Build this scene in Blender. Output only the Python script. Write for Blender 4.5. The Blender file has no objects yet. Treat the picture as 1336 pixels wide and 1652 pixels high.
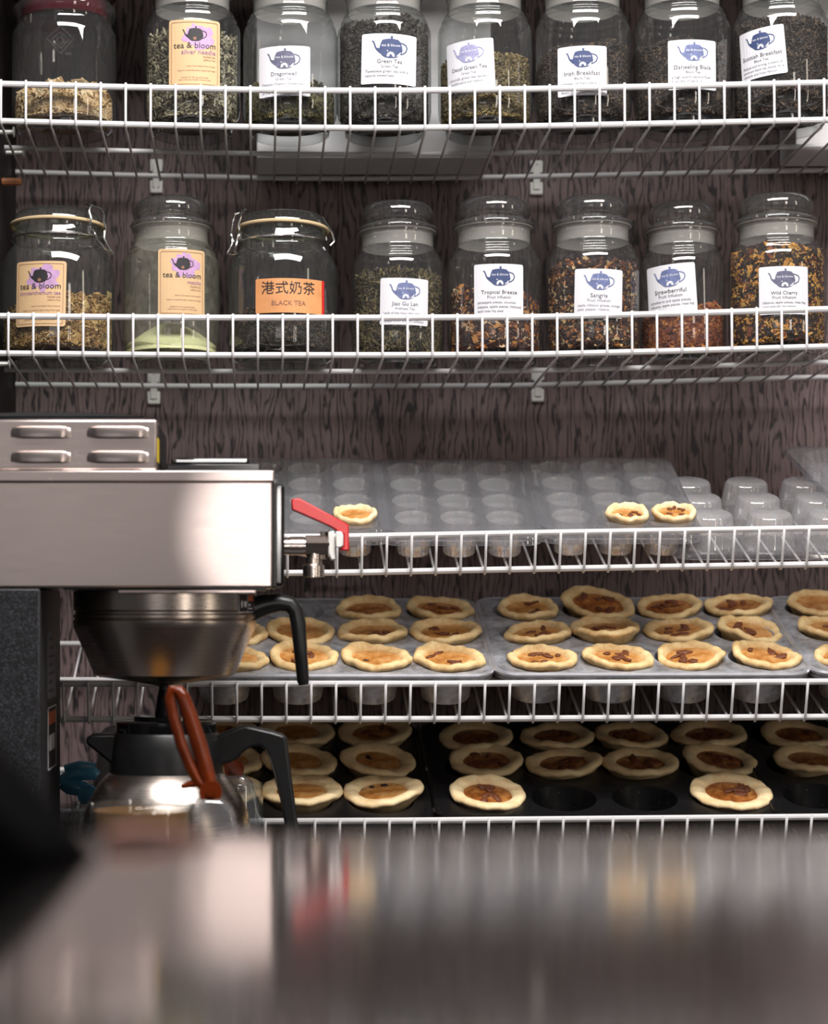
import bpy, bmesh, math, random
import numpy as np
from mathutils import Vector, Matrix

random.seed(7)
RNG = np.random.default_rng(11)
SC = bpy.context.scene
COL = SC.collection
R = math.radians
PI = math.pi

# ------------------------------------------------------------------ camera
EYE = 1.25                      # height of the lens above the floor
F, VX, VY = 3750.0, 420.0, 985.0   # focal length and vanishing point in photo pixels
cam_d = bpy.data.cameras.new('camera')
cam = bpy.data.objects.new('camera', cam_d)
COL.objects.link(cam)
cam.location = (0, 0, EYE)
cam.rotation_euler = (PI / 2, 0, 0)
cam_d.sensor_fit = 'HORIZONTAL'
cam_d.sensor_width = 36
cam_d.lens = 36 * F / 1336
cam_d.shift_x = (668 - VX) / 1336
cam_d.shift_y = (VY - 826) / 1336
cam_d.clip_start = 0.05
cam_d.dof.use_dof = True
cam_d.dof.focus_distance = 2.47
cam_d.dof.aperture_fstop = 5.0
SC.camera = cam

# ------------------------------------------------------------------ light
SC.view_settings.view_transform = 'Standard'
SC.view_settings.look = 'None'
SC.view_settings.gamma = 1
SC.view_settings.exposure = 0.0
SC.cycles.max_bounces = 14
SC.cycles.transparent_max_bounces = 48
SC.cycles.transmission_bounces = 10
SC.cycles.caustics_reflective = False
SC.cycles.caustics_refractive = False
SC.cycles.sample_clamp_indirect = 6.0
w = bpy.data.worlds.new('room_light')
SC.world = w
w.use_nodes = True
w.node_tree.nodes['Background'].inputs[0].default_value = (0.95, 0.93, 0.95, 1)
w.node_tree.nodes['Background'].inputs[1].default_value = 0.065


def area(name, loc, target, sx, sy, power, color, shape='RECTANGLE'):
    l = bpy.data.lights.new(name, 'AREA')
    l.shape = shape
    l.size = sx
    l.size_y = sy
    l.energy = power
    l.color = color
    o = bpy.data.objects.new(name, l)
    COL.objects.link(o)
    o.location = loc
    d = Vector(target) - Vector(loc)
    o.rotation_euler = d.to_track_quat('-Z', 'Y').to_euler()
    return o


# ceiling panel over the gangway, two tall windows to the right behind the camera, a narrow spot lamp behind
area('ceiling_panel_light', (0.35, 1.45, EYE + 1.55), (0.3, 2.45, EYE - 0.1), 1.6, 0.5, 62, (1.0, 0.97, 0.94))
area('window_light_near', (1.75, -1.1, EYE + 0.45), (0.2, 2.5, EYE + 0.1), 0.34, 2.0, 15, (1.0, 0.9, 0.8))
area('window_light_far', (2.9, 0.6, EYE + 0.45), (0.2, 2.5, EYE + 0.1), 0.22, 2.0, 7.5, (1.0, 0.88, 0.72))
area('panel_fill_light', (-0.6, -2.0, EYE + 0.45), (0.0, 2.2, EYE), 1.2, 0.7, 3.2, (1.0, 0.95, 0.92))  # fill light added to brighten the brewer's steel panel and the jar fronts
sl = bpy.data.lights.new('track_spot_light', 'SPOT')
sl.energy = 31
sl.color = (1.0, 0.93, 0.89)
sl.spot_size = R(4.0)
sl.spot_blend = 0.25
sl.shadow_soft_size = 0.02
so = bpy.data.objects.new('track_spot_light', sl)
COL.objects.link(so)
so.location = (0.12, -0.8, EYE + 0.22)
so.rotation_euler = (Vector((0.032, 2.2, EYE + 0.075)) - so.location).to_track_quat('-Z', 'Y').to_euler()


# ------------------------------------------------------------------ helpers
def W(px, py, d):
    """photo pixel + distance from the lens plane -> world point"""
    return Vector(((px - VX) / F * d, d, EYE + (VY - py) / F * d))


class MB:
    def __init__(s):
        s.v = []
        s.f = []

    def add(s, vs, fs):
        o = len(s.v)
        s.v += [tuple(v) for v in vs]
        s.f += [tuple(i + o for i in f) for f in fs]
        return s

    def box(s, a, b):
        x0, y0, z0 = a
        x1, y1, z1 = b
        return s.add([(x0, y0, z0), (x1, y0, z0), (x1, y1, z0), (x0, y1, z0),
                      (x0, y0, z1), (x1, y0, z1), (x1, y1, z1), (x0, y1, z1)],
                     [(0, 3, 2, 1), (4, 5, 6, 7), (0, 1, 5, 4), (1, 2, 6, 5), (2, 3, 7, 6), (3, 0, 4, 7)])

    def tube(s, pts, r, n=8, closed=False, cap=True):
        pts = [Vector(p) for p in pts]
        m = len(pts)
        rs = r if isinstance(r, (list, tuple)) else [r] * m
        rings = []
        prev = None
        for i, p in enumerate(pts):
            if closed:
                t = pts[(i + 1) % m] - pts[i - 1]
            else:
                t = pts[min(i + 1, m - 1)] - pts[max(i - 1, 0)]
            t.normalize()
            if prev is None:
                u = t.orthogonal().normalized()
            else:
                u = (prev - t * prev.dot(t)).normalized()
            prev = u
            v = t.cross(u)
            rings.append([p + (u * math.cos(2 * PI * k / n) + v * math.sin(2 * PI * k / n)) * rs[i] for k in range(n)])
        vs = [q for rg in rings for q in rg]
        fs = []
        for i in range(m if closed else m - 1):
            j = (i + 1) % m
            for k in range(n):
                l = (k + 1) % n
                fs.append((i * n + k, i * n + l, j * n + l, j * n + k))
        if cap and not closed:
            fs.append(tuple(range(n - 1, -1, -1)))
            fs.append(tuple((m - 1) * n + k for k in range(n)))
        return s.add(vs, fs)

    def lathe(s, prof, n=48, c=(0, 0, 0), flute=None):
        vs, fs, idx = [], [], []
        for (r, z) in prof:
            if r < 1e-6:
                idx.append([len(vs)])
                vs.append((c[0], c[1], c[2] + z))
            else:
                idx.append(list(range(len(vs), len(vs) + n)))
                for k in range(n):
                    a = 2 * PI * k / n
                    rr = r * (flute(a, z) if flute else 1)
                    vs.append((c[0] + rr * math.cos(a), c[1] + rr * math.sin(a), c[2] + z))
        for A, B in zip(idx[:-1], idx[1:]):
            for k in range(n):
                l = (k + 1) % n
                if len(A) == 1 and len(B) == 1:
                    continue
                if len(A) == 1:
                    fs.append((A[0], B[l], B[k]))
                elif len(B) == 1:
                    fs.append((A[k], A[l], B[0]))
                else:
                    fs.append((A[k], A[l], B[l], B[k]))
        return s.add(vs, fs)

    def prism(s, outline, y0, y1):
        """outline in (x, z), extruded along y"""
        n = len(outline)
        vs = [(x, y0, z) for x, z in outline] + [(x, y1, z) for x, z in outline]
        fs = [tuple(range(n)), tuple(range(2 * n - 1, n - 1, -1))]
        for i in range(n):
            j = (i + 1) % n
            fs.append((j, i, i + n, j + n))
        return s.add(vs, fs)

    def mesh(s, name, smooth=False, auto=None):
        me = bpy.data.meshes.new(name)
        me.from_pydata(s.v, [], s.f)
        bm = bmesh.new()
        bm.from_mesh(me)
        bmesh.ops.recalc_face_normals(bm, faces=bm.faces)
        if auto is not None:
            ca = math.cos(R(auto))
            for e in bm.edges:
                if len(e.link_faces) == 2 and e.link_faces[0].normal.dot(e.link_faces[1].normal) < ca:
                    e.smooth = False
        for f in bm.faces:
            f.smooth = smooth
        bm.to_mesh(me)
        bm.free()
        return me

    def build(s, name, mat, parent=None, smooth=False, auto=35, bevel=0, loc=None):
        me = s.mesh(name, smooth or bevel > 0, auto if (smooth or bevel > 0) else None)
        return link(name, me, mat, parent, bevel, loc)


def link(name, me, mat, parent=None, bevel=0, loc=None):
    o = bpy.data.objects.new(name, me)
    COL.objects.link(o)
    if mat is not None and not me.materials:
        me.materials.append(mat)
    if parent is not None:
        o.parent = parent
    if loc is not None:
        o.location = loc
    if bevel:
        m = o.modifiers.new('bevel', 'BEVEL')
        m.width = bevel
        m.segments = 2
        m.limit_method = 'ANGLE'
        m.angle_limit = R(40)
    return o


def thing(name, label, cat, loc=(0, 0, 0), group=None, rot=(0, 0, 0)):
    o = bpy.data.objects.new(name, None)
    COL.objects.link(o)
    o.empty_display_size = 0.02
    o.location = loc
    o.rotation_euler = rot
    tag(o, label, cat, group)
    return o


def tag(o, label, cat, group=None):
    o['label'] = label
    o['category'] = cat
    if group:
        o['group'] = group
    return o


def structure(o, label=None, cat=None):
    o['kind'] = 'structure'
    if label:
        o['label'] = label
        o['category'] = cat
    return o


def srgb(r, g, b):
    f = lambda c: (c / 255 / 12.92) if c <= 10 else ((c / 255 + 0.055) / 1.055) ** 2.4
    return (f(r), f(g), f(b), 1)


# ------------------------------------------------------------------ materials
class NT:
    def __init__(s, name):
        s.m = bpy.data.materials.new(name)
        s.m.use_nodes = True
        s.t = s.m.node_tree
        s.t.nodes.clear()
        s.out = s.t.nodes.new('ShaderNodeOutputMaterial')

    def n(s, typ, **kw):
        nd = s.t.nodes.new('ShaderNode' + typ)
        for k, v in kw.items():
            if k in ('inp',):
                for kk, vv in v.items():
                    nd.inputs[kk].default_value = vv
            else:
                setattr(nd, k, v)
        return nd

    def l(s, a, b):
        s.t.links.new(a, b)

    def surf(s, a):
        s.l(a, s.out.inputs['Surface'])
        return s.m

    def coords(s, scale=(1, 1, 1), kind='Object'):
        tc = s.n('TexCoord')
        mp = s.n('Mapping')
        mp.inputs['Scale'].default_value = scale
        s.l(tc.outputs[kind], mp.inputs['Vector'])
        return mp.outputs[0]

    def noise(s, vec, scale, detail=3, rough=0.55):
        nd = s.n('TexNoise')
        nd.inputs['Scale'].default_value = scale
        nd.inputs['Detail'].default_value = detail
        nd.inputs['Roughness'].default_value = rough
        if vec is not None:
            s.l(vec, nd.inputs['Vector'])
        return nd.outputs['Fac']

    def ramp(s, fac, stops, interp='LINEAR'):
        nd = s.n('ValToRGB')
        nd.color_ramp.interpolation = interp
        e = nd.color_ramp.elements
        while len(e) > 1:
            e.remove(e[0])
        e[0].position = stops[0][0]
        e[0].color = stops[0][1]
        for p, c in stops[1:]:
            q = e.new(p)
            q.color = c
        s.l(fac, nd.inputs['Fac'])
        return nd.outputs['Color']

    def math(s, op, a, b=None):
        nd = s.n('Math', operation=op)
        for i, x in enumerate((a, b)):
            if x is None:
                continue
            if isinstance(x, (int, float)):
                nd.inputs[i].default_value = x
            else:
                s.l(x, nd.inputs[i])
        return nd.outputs[0]

    def mix(s, fac, a, b):
        nd = s.n('MixRGB')
        for i, x in enumerate((fac, a, b)):
            if isinstance(x, (int, float, tuple)):
                nd.inputs[i].default_value = x
            else:
                s.l(x, nd.inputs[i])
        return nd.outputs[0]

    def bump(s, h, strength, dist=0.001):
        nd = s.n('Bump')
        nd.inputs['Strength'].default_value = strength
        nd.inputs['Distance'].default_value = dist
        s.l(h, nd.inputs['Height'])
        return nd.outputs[0]

    def bsdf(s, color=None, rough=0.5, metal=0.0, normal=None, **kw):
        b = s.n('BsdfPrincipled')
        if isinstance(color, tuple):
            b.inputs['Base Color'].default_value = color
        elif color is not None:
            s.l(color, b.inputs['Base Color'])
        if isinstance(rough, (int, float)):
            b.inputs['Roughness'].default_value = rough
        else:
            s.l(rough, b.inputs['Roughness'])
        b.inputs['Metallic'].default_value = metal
        if normal is not None:
            s.l(normal, b.inputs['Normal'])
        for k, v in kw.items():
            b.inputs[k.replace('_', ' ')].default_value = v
        return b.outputs[0]


def varied(name, col, rough=0.5, metal=0.0, amt=0.15, scale=60, bump=0.0, bscale=200, **kw):
    t = NT(name)
    v = t.coords()
    n = t.noise(v, scale)
    c2 = tuple(min(1, c * (1 + amt)) for c in col[:3]) + (1,)
    c1 = tuple(c * (1 - amt) for c in col[:3]) + (1,)
    c = t.ramp(n, [(0.3, c1), (0.7, c2)])
    nm = t.bump(t.noise(v, bscale), bump) if bump else None
    return t.surf(t.bsdf(c, rough, metal, nm, **kw))


def thin_glass(name, center=(0.96, 0.97, 0.97, 1), edge=(0.50, 0.54, 0.53, 1), f0=0.09, dust=0.022, dust_haze_col=(0.75, 0.75, 0.76, 1), rough=0.015, power=3.0, gain=0.9, noisy=False):
    """wall of clear glass: Schlick reflection over a see-through wall that gets darker where the path in the glass is long"""
    t = NT(name)
    lw = t.n('LayerWeight')
    lw.inputs['Blend'].default_value = 0.5
    fac = lw.outputs['Facing']
    p = t.math('POWER', fac, 5.0)
    fr = t.math('ADD', t.math('MULTIPLY', p, gain), f0)
    e = t.math('POWER', fac, power)
    tr = t.n('BsdfTransparent')
    t.l(t.mix(e, center, edge), tr.inputs['Color'])
    gl = t.n('BsdfGlossy')
    gl.inputs['Roughness'].default_value = rough
    ms = t.n('MixShader')
    t.l(fr, ms.inputs[0])
    t.l(tr.outputs[0], ms.inputs[1])
    t.l(gl.outputs[0], ms.inputs[2])
    res = ms.outputs[0]
    if dust > 0:  # powder jar's dust; elsewhere haze painted in, on clear glass for room reflections
        di = t.n('BsdfDiffuse')
        di.inputs['Color'].default_value = dust_haze_col
        m2 = t.n('MixShader')
        if noisy:
            nz = t.noise(t.coords(), 90, 5, 0.7)
            t.l(t.math('MULTIPLY', t.math('POWER', nz, 1.6), dust * 2.4), m2.inputs[0])
        else:
            m2.inputs[0].default_value = dust
        t.l(res, m2.inputs[1])
        t.l(di.outputs[0], m2.inputs[2])
        res = m2.outputs[0]
    return t.surf(res)


def island_ramp(name, stops, rough=0.7, bump=0.0, interp='CONSTANT', spec=0.3):
    t = NT(name)
    g = t.n('NewGeometry')
    c = t.ramp(g.outputs['Random Per Island'], stops, interp)
    v = t.coords()
    n = t.noise(v, 500)
    c = t.mix(t.math('MULTIPLY', n, 0.6), c, (0.02, 0.015, 0.01, 1))
    return t.surf(t.bsdf(c, rough, 0, None, Specular_IOR_Level=spec))


M = {}
M['white_wire'] = varied('white_coated_wire', srgb(222, 220, 222), 0.32, amt=0.03, scale=30)
M['steel'] = None


def make_steel(name, col, rough, streak=(300, 300, 6), metal=1.0, blotch=0.06, scratches=True):
    t = NT(name)
    v = t.coords(streak)
    n = t.noise(v, 4, 4)
    b = t.noise(t.coords(), 14, 4)
    c = t.mix(t.math('MULTIPLY', b, blotch * 4), col, tuple(x * 0.7 for x in col[:3]) + (1,))
    rg = t.math('ADD', t.math('MULTIPLY', n, 0.14), rough - 0.07)
    nm = t.bump(n, 0.04, 0.0004)
    if scratches:
        sc = t.noise(t.coords((1, 1, 1)), 55, 6, 0.75)
        sp = t.ramp(sc, [(0.645, (0, 0, 0, 1)), (0.68, (1, 1, 1, 1))])
        c = t.mix(t.math('MULTIPLY', sp, 0.35), c, (0.85, 0.82, 0.8, 1))
    return t.surf(t.bsdf(c, rg, metal, nm))


M['steel'] = make_steel('brushed_steel', srgb(200, 186, 182), 0.30, (6, 300, 300))
M['steel_dark'] = make_steel('satin_steel', srgb(206, 194, 186), 0.27, (2, 2, 700), scratches=False)
M['chrome'] = varied('chrome', (0.8, 0.8, 0.8, 1), 0.08, 1.0, 0.03)
M['bolt'] = varied('zinc_bolt', (0.85, 0.85, 0.82, 1), 0.35, 0.6, 0.05)
M['wire_metal'] = varied('bright_wire', (0.75, 0.75, 0.75, 1), 0.18, 1.0, 0.05)
M['black_plastic'] = varied('black_plastic', srgb(24, 24, 25), 0.36, 0, 0.2, 80, 0.05, 900)
M['black_gloss'] = varied('black_gloss', srgb(16, 16, 18), 0.12, 0, 0.2)
t = NT('black_speckled_paint')
v = t.coords()
n = t.noise(v, 650, 2)
M['speckle'] = t.surf(t.bsdf(t.ramp(n, [(0.48, srgb(19, 19, 22)), (0.78, srgb(78, 78, 86))]), 0.5, 0, t.bump(n, 0.25, 0.0006)))
M['red_plastic'] = varied('red_plastic', srgb(205, 22, 26), 0.28, 0, 0.08)
M['white_plastic'] = varied('white_plastic', srgb(238, 236, 232), 0.35, 0, 0.03)
M['white_card'] = varied('white_card', srgb(236, 234, 236), 0.6, 0, 0.04)
M['brown_plastic'] = varied('amber_brown_plastic', srgb(128, 52, 20), 0.14, 0, 0.25, 40, Transmission_Weight=0.35, IOR=1.45)
M['blue_plastic'] = varied('blue_plastic', srgb(112, 192, 236), 0.14, 0, 0.25, 40, Transmission_Weight=0.2, IOR=1.45)
M['glass'] = thin_glass('clear_glass')
M['glass_green'] = thin_glass('greenish_glass', (0.93, 0.96, 0.945, 1), (0.40, 0.50, 0.45, 1), power=2.4)
M['glass_dusty'] = thin_glass('dusty_glass', (0.95, 0.96, 0.95, 1), (0.35, 0.37, 0.33, 1), dust=0.16, dust_haze_col=srgb(178, 176, 160), noisy=True)
M['plastic_clear'] = thin_glass('clear_plastic', (0.95, 0.95, 0.96, 1), (0.5, 0.5, 0.53, 1), f0=0.18, dust=0.085, dust_haze_col=(0.8, 0.8, 0.85, 1), rough=0.05, power=2.0)
M['plastic_cup'] = thin_glass('clear_plastic_cup', (0.94, 0.94, 0.95, 1), (0.55, 0.55, 0.58, 1), f0=0.26, dust=0.23, dust_haze_col=(0.85, 0.85, 0.88, 1), rough=0.07, power=1.6)
M['lid_thin'] = thin_glass('stopper_glass', (0.95, 0.96, 0.96, 1), (0.46, 0.50, 0.49, 1), f0=0.15, dust=0.04, power=1.7)
M['seal'] = None
t = NT('frosted_seal')
a = t.n('BsdfDiffuse'); a.inputs[0].default_value = srgb(226, 220, 214)
b = t.n('BsdfTransparent'); b.inputs[0].default_value = (0.9, 0.9, 0.9, 1)
c = t.n('MixShader'); c.inputs[0].default_value = 0.42
t.l(b.outputs[0], c.inputs[1]); t.l(a.outputs[0], c.inputs[2])
M['seal'] = t.surf(c.outputs[0])
t = NT('lid_glass')
M['lid_glass'] = t.surf(t.bsdf((0.97, 0.98, 0.975, 1), 0.01, 0, None, Transmission_Weight=1.0, IOR=1.48))
t = NT('green_lid_glass')
M['lid_green'] = t.surf(t.bsdf((0.86, 0.93, 0.89, 1), 0.01, 0, None, Transmission_Weight=1.0, IOR=1.45))
M['lid_red'] = varied('dark_red_glass', srgb(88, 12, 28), 0.08, 0, 0.2, Transmission_Weight=0.5, IOR=1.45)
M['gasket'] = varied('cream_rubber', srgb(205, 180, 142), 0.55, 0, 0.06)
M['paper_white'] = varied('white_paper', srgb(216, 215, 221), 0.6, 0, 0.02, 20)
M['paper_kraft'] = varied('kraft_paper', srgb(210, 176, 134), 0.65, 0, 0.04, 40)
M['paper_orange'] = varied('orange_paper', srgb(214, 148, 96), 0.5, 0, 0.12, 40)
M['ink_red'] = varied('red_ink', srgb(206, 30, 30), 0.5, 0, 0.05)
M['ink_black'] = varied('black_ink', srgb(38, 34, 38), 0.6, 0, 0.1)
M['ink_grey'] = varied('grey_ink', srgb(84, 82, 92), 0.6, 0, 0.1)
M['ink_light'] = varied('light_grey_ink', srgb(128, 126, 138), 0.6, 0, 0.1)
M['ink_navy'] = varied('navy_ink', srgb(52, 66, 108), 0.6, 0, 0.12, 300)
M['ink_blue'] = varied('faded_blue_ink', srgb(98, 108, 150), 0.6, 0, 0.3, 260)
M['ink_violet'] = varied('violet_ink', srgb(150, 148, 184), 0.6, 0, 0.2, 260)
M['ink_slate'] = varied('slate_ink', srgb(92, 92, 116), 0.6, 0, 0.25, 260)
M['ink_purple'] = varied('purple_blot', srgb(190, 150, 192), 0.6, 0, 0.12, 150)
M['ink_plum'] = varied('plum_ink', srgb(150, 104, 150), 0.6, 0, 0.1)
M['ink_brown'] = varied('brown_ink', srgb(140, 100, 80), 0.6, 0, 0.1)
M['ink_orange'] = varied('orange_ink', srgb(198, 92, 40), 0.5, 0, 0.1)
M['ink_white'] = varied('white_ink', srgb(225, 225, 232), 0.6, 0, 0.03)
M['ink_yellow'] = varied('yellow_ink', srgb(222, 190, 40), 0.6, 0, 0.03)
M['wood_stick'] = varied('bare_wood', srgb(186, 122, 82), 0.6, 0, 0.2, 90)
M['tea_liquid'] = varied('amber_tea', srgb(176, 122, 52), 0.1, 0, 0.1, 20, Transmission_Weight=0.4, IOR=1.33)

# painted plywood behind the shelves
t = NT('dark_painted_plywood')
v = t.coords((1, 1, 0.20))
warp = t.n('TexNoise'); warp.inputs['Scale'].default_value = 9; warp.inputs['Detail'].default_value = 2
t.l(v, warp.inputs['Vector'])
wv = t.n('TexWave', wave_type='BANDS', bands_direction='X')
wv.inputs['Scale'].default_value = 38
wv.inputs['Distortion'].default_value = 22
wv.inputs['Detail'].default_value = 2.5
wv.inputs['Detail Scale'].default_value = 1.1
wv.inputs['Detail Roughness'].default_value = 0.55
t.l(v, wv.inputs['Vector'])
fine = t.noise(t.coords((420, 1, 22)), 1, 3)
blot = t.noise(t.coords((9, 1, 5)), 1, 3)
g = t.ramp(wv.outputs['Fac'], [(0.08, (0, 0, 0, 1)), (0.42, (1, 1, 1, 1))])
g2 = t.ramp(fine, [(0.36, (0, 0, 0, 1)), (0.54, (1, 1, 1, 1))])
fleck = t.ramp(t.noise(t.coords((260, 1, 60)), 1, 2), [(0.40, (0, 0, 0, 1)), (0.58, (1, 1, 1, 1))])
ln_ = t.math('MULTIPLY', t.math('SUBTRACT', 1.0, g), t.math('ADD', t.math('MULTIPLY', fleck, 0.75), 0.3))
gm_ = t.n('Math', operation='SUBTRACT', use_clamp=True)
gm_.inputs[0].default_value = 1.0
t.l(t.math('ADD', ln_, t.math('MULTIPLY', t.math('SUBTRACT', 1.0, g2), 0.3)), gm_.inputs[1])
gm = gm_.outputs[0]
base = t.mix(blot, srgb(104, 88, 89), srgb(138, 117, 116))
colr = t.mix(gm, srgb(44, 37, 40), base)
M['plywood'] = t.surf(t.bsdf(colr, 0.5, 0, t.bump(gm, 0.4, 0.0015)))

# polished steel counter close to the lens
t = NT('polished_counter_steel')
n = t.noise(t.coords((6, 6, 6)), 3, 4)
M['counter'] = t.surf(t.bsdf((0.62, 0.58, 0.57, 1), t.math('ADD', t.math('MULTIPLY', n, 0.04), 0.07), 1.0))
M['counter_side'] = varied('counter_panel', srgb(60, 58, 60), 0.5)
M['floor'] = varied('floor_tile', srgb(92, 84, 80), 0.4, 0, 0.1, 5)
M['side_panel'] = varied('dark_side_panel', srgb(34, 30, 30), 0.6, 0, 0.2, 30)
M['bundle'] = varied('black_cloth', srgb(9, 8, 9), 0.9, 0, 0.3, 60, 0.2, 300, Specular_IOR_Level=0.05)
M['strap'] = varied('pinkish_brown_strap', srgb(176, 122, 108), 0.6, 0, 0.15, 60)

# grey bakeware and black bakeware
t = NT('worn_grey_tin')
v = t.coords()
n = t.noise(v, 45, 5, 0.7)
n2 = t.noise(v, 260, 4, 0.7)
c = t.ramp(n, [(0.36, srgb(138, 136, 138)), (0.62, srgb(196, 198, 206))])
c = t.mix(t.ramp(n2, [(0.62, (0, 0, 0, 1)), (0.7, (0.7, 0.7, 0.7, 1))]), c, srgb(96, 78, 66))
M['tin_grey'] = t.surf(t.bsdf(c, t.math('ADD', t.math('MULTIPLY', n, 0.2), 0.26), 0.45))
M['rim_grey'] = varied('bright_tin_rim', srgb(205, 205, 212), 0.3, 0.6, 0.1, 80)
t = NT('black_tin')
n = t.noise(v := t.coords(), 300, 4, 0.75)
c = t.ramp(n, [(0.61, srgb(20, 20, 22)), (0.67, srgb(64, 60, 56)), (0.73, srgb(190, 184, 174))])
M['tin_black'] = t.surf(t.bsdf(c, 0.38, 0.25))


def crust_mat(name, a, b):
    t = NT(name)
    v = t.coords()
    n = t.noise(v, 70, 4, 0.6)
    n2 = t.noise(v, 420, 3, 0.6)
    c = t.ramp(n, [(0.3, a), (0.62, b)])
    return t.surf(t.bsdf(c, 0.62, 0, t.bump(t.math('ADD', t.math('MULTIPLY', n2, 0.4), n), 0.5, 0.0012),
                         Subsurface_Weight=0.12, Subsurface_Scale=0.004))


M['crust'] = crust_mat('baked_crust', srgb(206, 162, 102), srgb(240, 212, 158))
M['crust_pale'] = crust_mat('pale_crust', srgb(228, 190, 136), srgb(250, 226, 180))
t = NT('butter_filling')
v = t.coords()
n = t.noise(v, 60, 4, 0.65)
c = t.ramp(n, [(0.3, srgb(160, 96, 42)), (0.5, srgb(196, 134, 70)), (0.72, srgb(220, 172, 112))])
M['filling'] = t.surf(t.bsdf(c, 0.24, 0, t.bump(n, 0.5, 0.002)))
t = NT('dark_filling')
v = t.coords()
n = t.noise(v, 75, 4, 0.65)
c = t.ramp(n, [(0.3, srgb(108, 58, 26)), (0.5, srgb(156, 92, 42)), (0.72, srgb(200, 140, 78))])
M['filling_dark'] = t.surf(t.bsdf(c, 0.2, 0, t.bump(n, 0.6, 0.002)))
M['pecan'] = varied('pecan', srgb(112, 62, 36), 0.45, 0, 0.35, 200, 0.3, 300)
M['raisin'] = varied('raisin', srgb(40, 26, 26), 0.4, 0, 0.3, 200, 0.3, 300)
M['crumb'] = varied('crumb', srgb(226, 196, 150), 0.7, 0, 0.1)

# ------------------------------------------------------------------ setting
WALL = 2.775
o = MB().box((-1.2, WALL, 0), (1.4, WALL + 0.03, EYE + 1.2)).build('wall_back', M['plywood'])
structure(o, 'dark painted plywood wall with embossed grain behind the wire shelves', 'wall')
o = MB().box((-1.5, -2.2, -0.03), (3.2, WALL + 0.1, 0)).build('floor', M['floor'])
structure(o, 'plain floor of the shop', 'floor')
LWX = -0.2915
o = MB().box((LWX - 0.02, 2.47, EYE + 0.14), (LWX, WALL, EYE + 1.0)).build('wall_left', M['side_panel'])
structure(o, 'dark narrow side panel at the left end of the shelves', 'wall')

o = MB().box((-1.2, 2.43, EYE + 0.80), (1.4, WALL, EYE + 1.2)).build('shade_block_1', M['side_panel'])  # unseen block added to keep light off the upper wall
structure(o, 'dark soffit added unseen above the topmost shelf to shade the wall', 'blocker')

# ------------------------------------------------------------------ wire shelves
PITCH = 40.0 / 1500
LIP = 0.0405
RR, RW = 0.0034, 0.00145
shelf_defs = [
    # front-bottom height above eye, depth, tilt deg, sag (x0,z0),(x1,z1).. in px from nominal, words
    dict(z=0.5195, L=0.235, t=-2.6, d=2.5, sag=[(-20, 11), (200, 5), (440, 0), (620, -1), (860, 2), (1100, 7), (1400, 14)], x0=-12, x1=1520, ph=2,
         lab='topmost white wire shelf holding the upper row of tea jars', off=RR),
    dict(z=0.2747, L=0.235, t=-2.6, d=2.5, sag=[(-20, 3), (300, 0), (620, 0), (860, 1), (1100, 7), (1400, 16)], x0=-12, x1=1520, ph=14,
         lab='white wire shelf holding the lower row of tea jars', off=RR),
    dict(z=0.042, L=0.245, t=18.5, d=2.5, sag=[(-20, -4), (545, -2), (860, 4), (1400, 13)], x0=-12, x1=1520, ph=26,
         lab='white wire shelf holding the clear plastic trays', off=RR),
    dict(z=-0.1167, L=0.245, t=18.5, d=2.5, sag=[(-20, 0), (700, 0), (1400, 4)], x0=-12, x1=1520, ph=24,
         lab='white wire shelf holding the grey tins of tarts', off=RR),
    dict(z=-0.2625, L=0.245, t=18.5, d=2.5, sag=[(-20, -4), (660, -1), (1400, 6)], x0=-12, x1=1520, ph=30,
         lab='lowest white wire shelf holding the black tins of tarts', off=RR),
]


def sagz(sd, px):
    s = sd['sag']
    for (a, za), (b, zb) in zip(s[:-1], s[1:]):
        if px <= b:
            return (za + (zb - za) * (px - a) / (b - a)) / 1500
    return s[-1][1] / 1500


def PX(px, d=2.5):
    return (px - VX) / F * d


for i, sd in enumerate(shelf_defs):
    root = thing('wire_shelf', sd['lab'], 'shelf', (0, sd['d'], EYE + sd['z']), 'white wire shelves', (0, 0, 0))
    ct, st = math.cos(R(sd['t'])), math.sin(R(sd['t']))

    def T(x, y, z, px):
        return (x, y * ct - z * st, y * st + z * ct + sagz(sd, px))
    xs = np.linspace(sd['x0'], sd['x1'], 24)
    for nm, y, z, r in (('lip_top_rail', 0, LIP, RR), ('lip_bottom_rail', 0, 0, RR), ('middle_rail', sd['L'] * 0.5, 0, RR * 0.85), ('back_rail', sd['L'], 0, RR * 0.9)):
        MB().tube([T(PX(p), y, z, p) for p in xs], r, 10).build(nm, M['white_wire'], root, True)
    # one bent wire: down the lip, then back under the rails
    yb = -(RR + RW * 0.7)
    path = [(yb, LIP + 0.0035), (yb, LIP * 0.5), (yb, 0.002), (yb + 0.001, -0.0022), (yb + 0.0042, -RR - RW * 0.7), (sd['L'] * 0.5, -RR - RW * 0.7), (sd['L'] + 0.004, -RR - RW * 0.7)]
    wm = MB().tube([(0, y * ct - z * st, y * st + z * ct) for y, z in path], RW, 6).mesh('wire', True)
    px = sd['ph'] - 40.0 * 0
    k = 0
    while px < sd['x1'] - 4:
        wv_ = link('wire', wm, M['white_wire'], root, loc=(PX(px), 0, sagz(sd, px)))
        px += 40.2 if i < 2 else 39.8
    sd['ct'], sd['st'] = ct, st


def deck(i, s, px=700):
    """point of shelf i's deck surface s metres behind its lip (top of rails): (d, z above eye)"""
    sd = shelf_defs[i]
    return (sd['d'] + s * sd['ct'] - RR * sd['st'], sd['z'] + s * sd['st'] + RR * sd['ct'] + sagz(sd, px))


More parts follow.
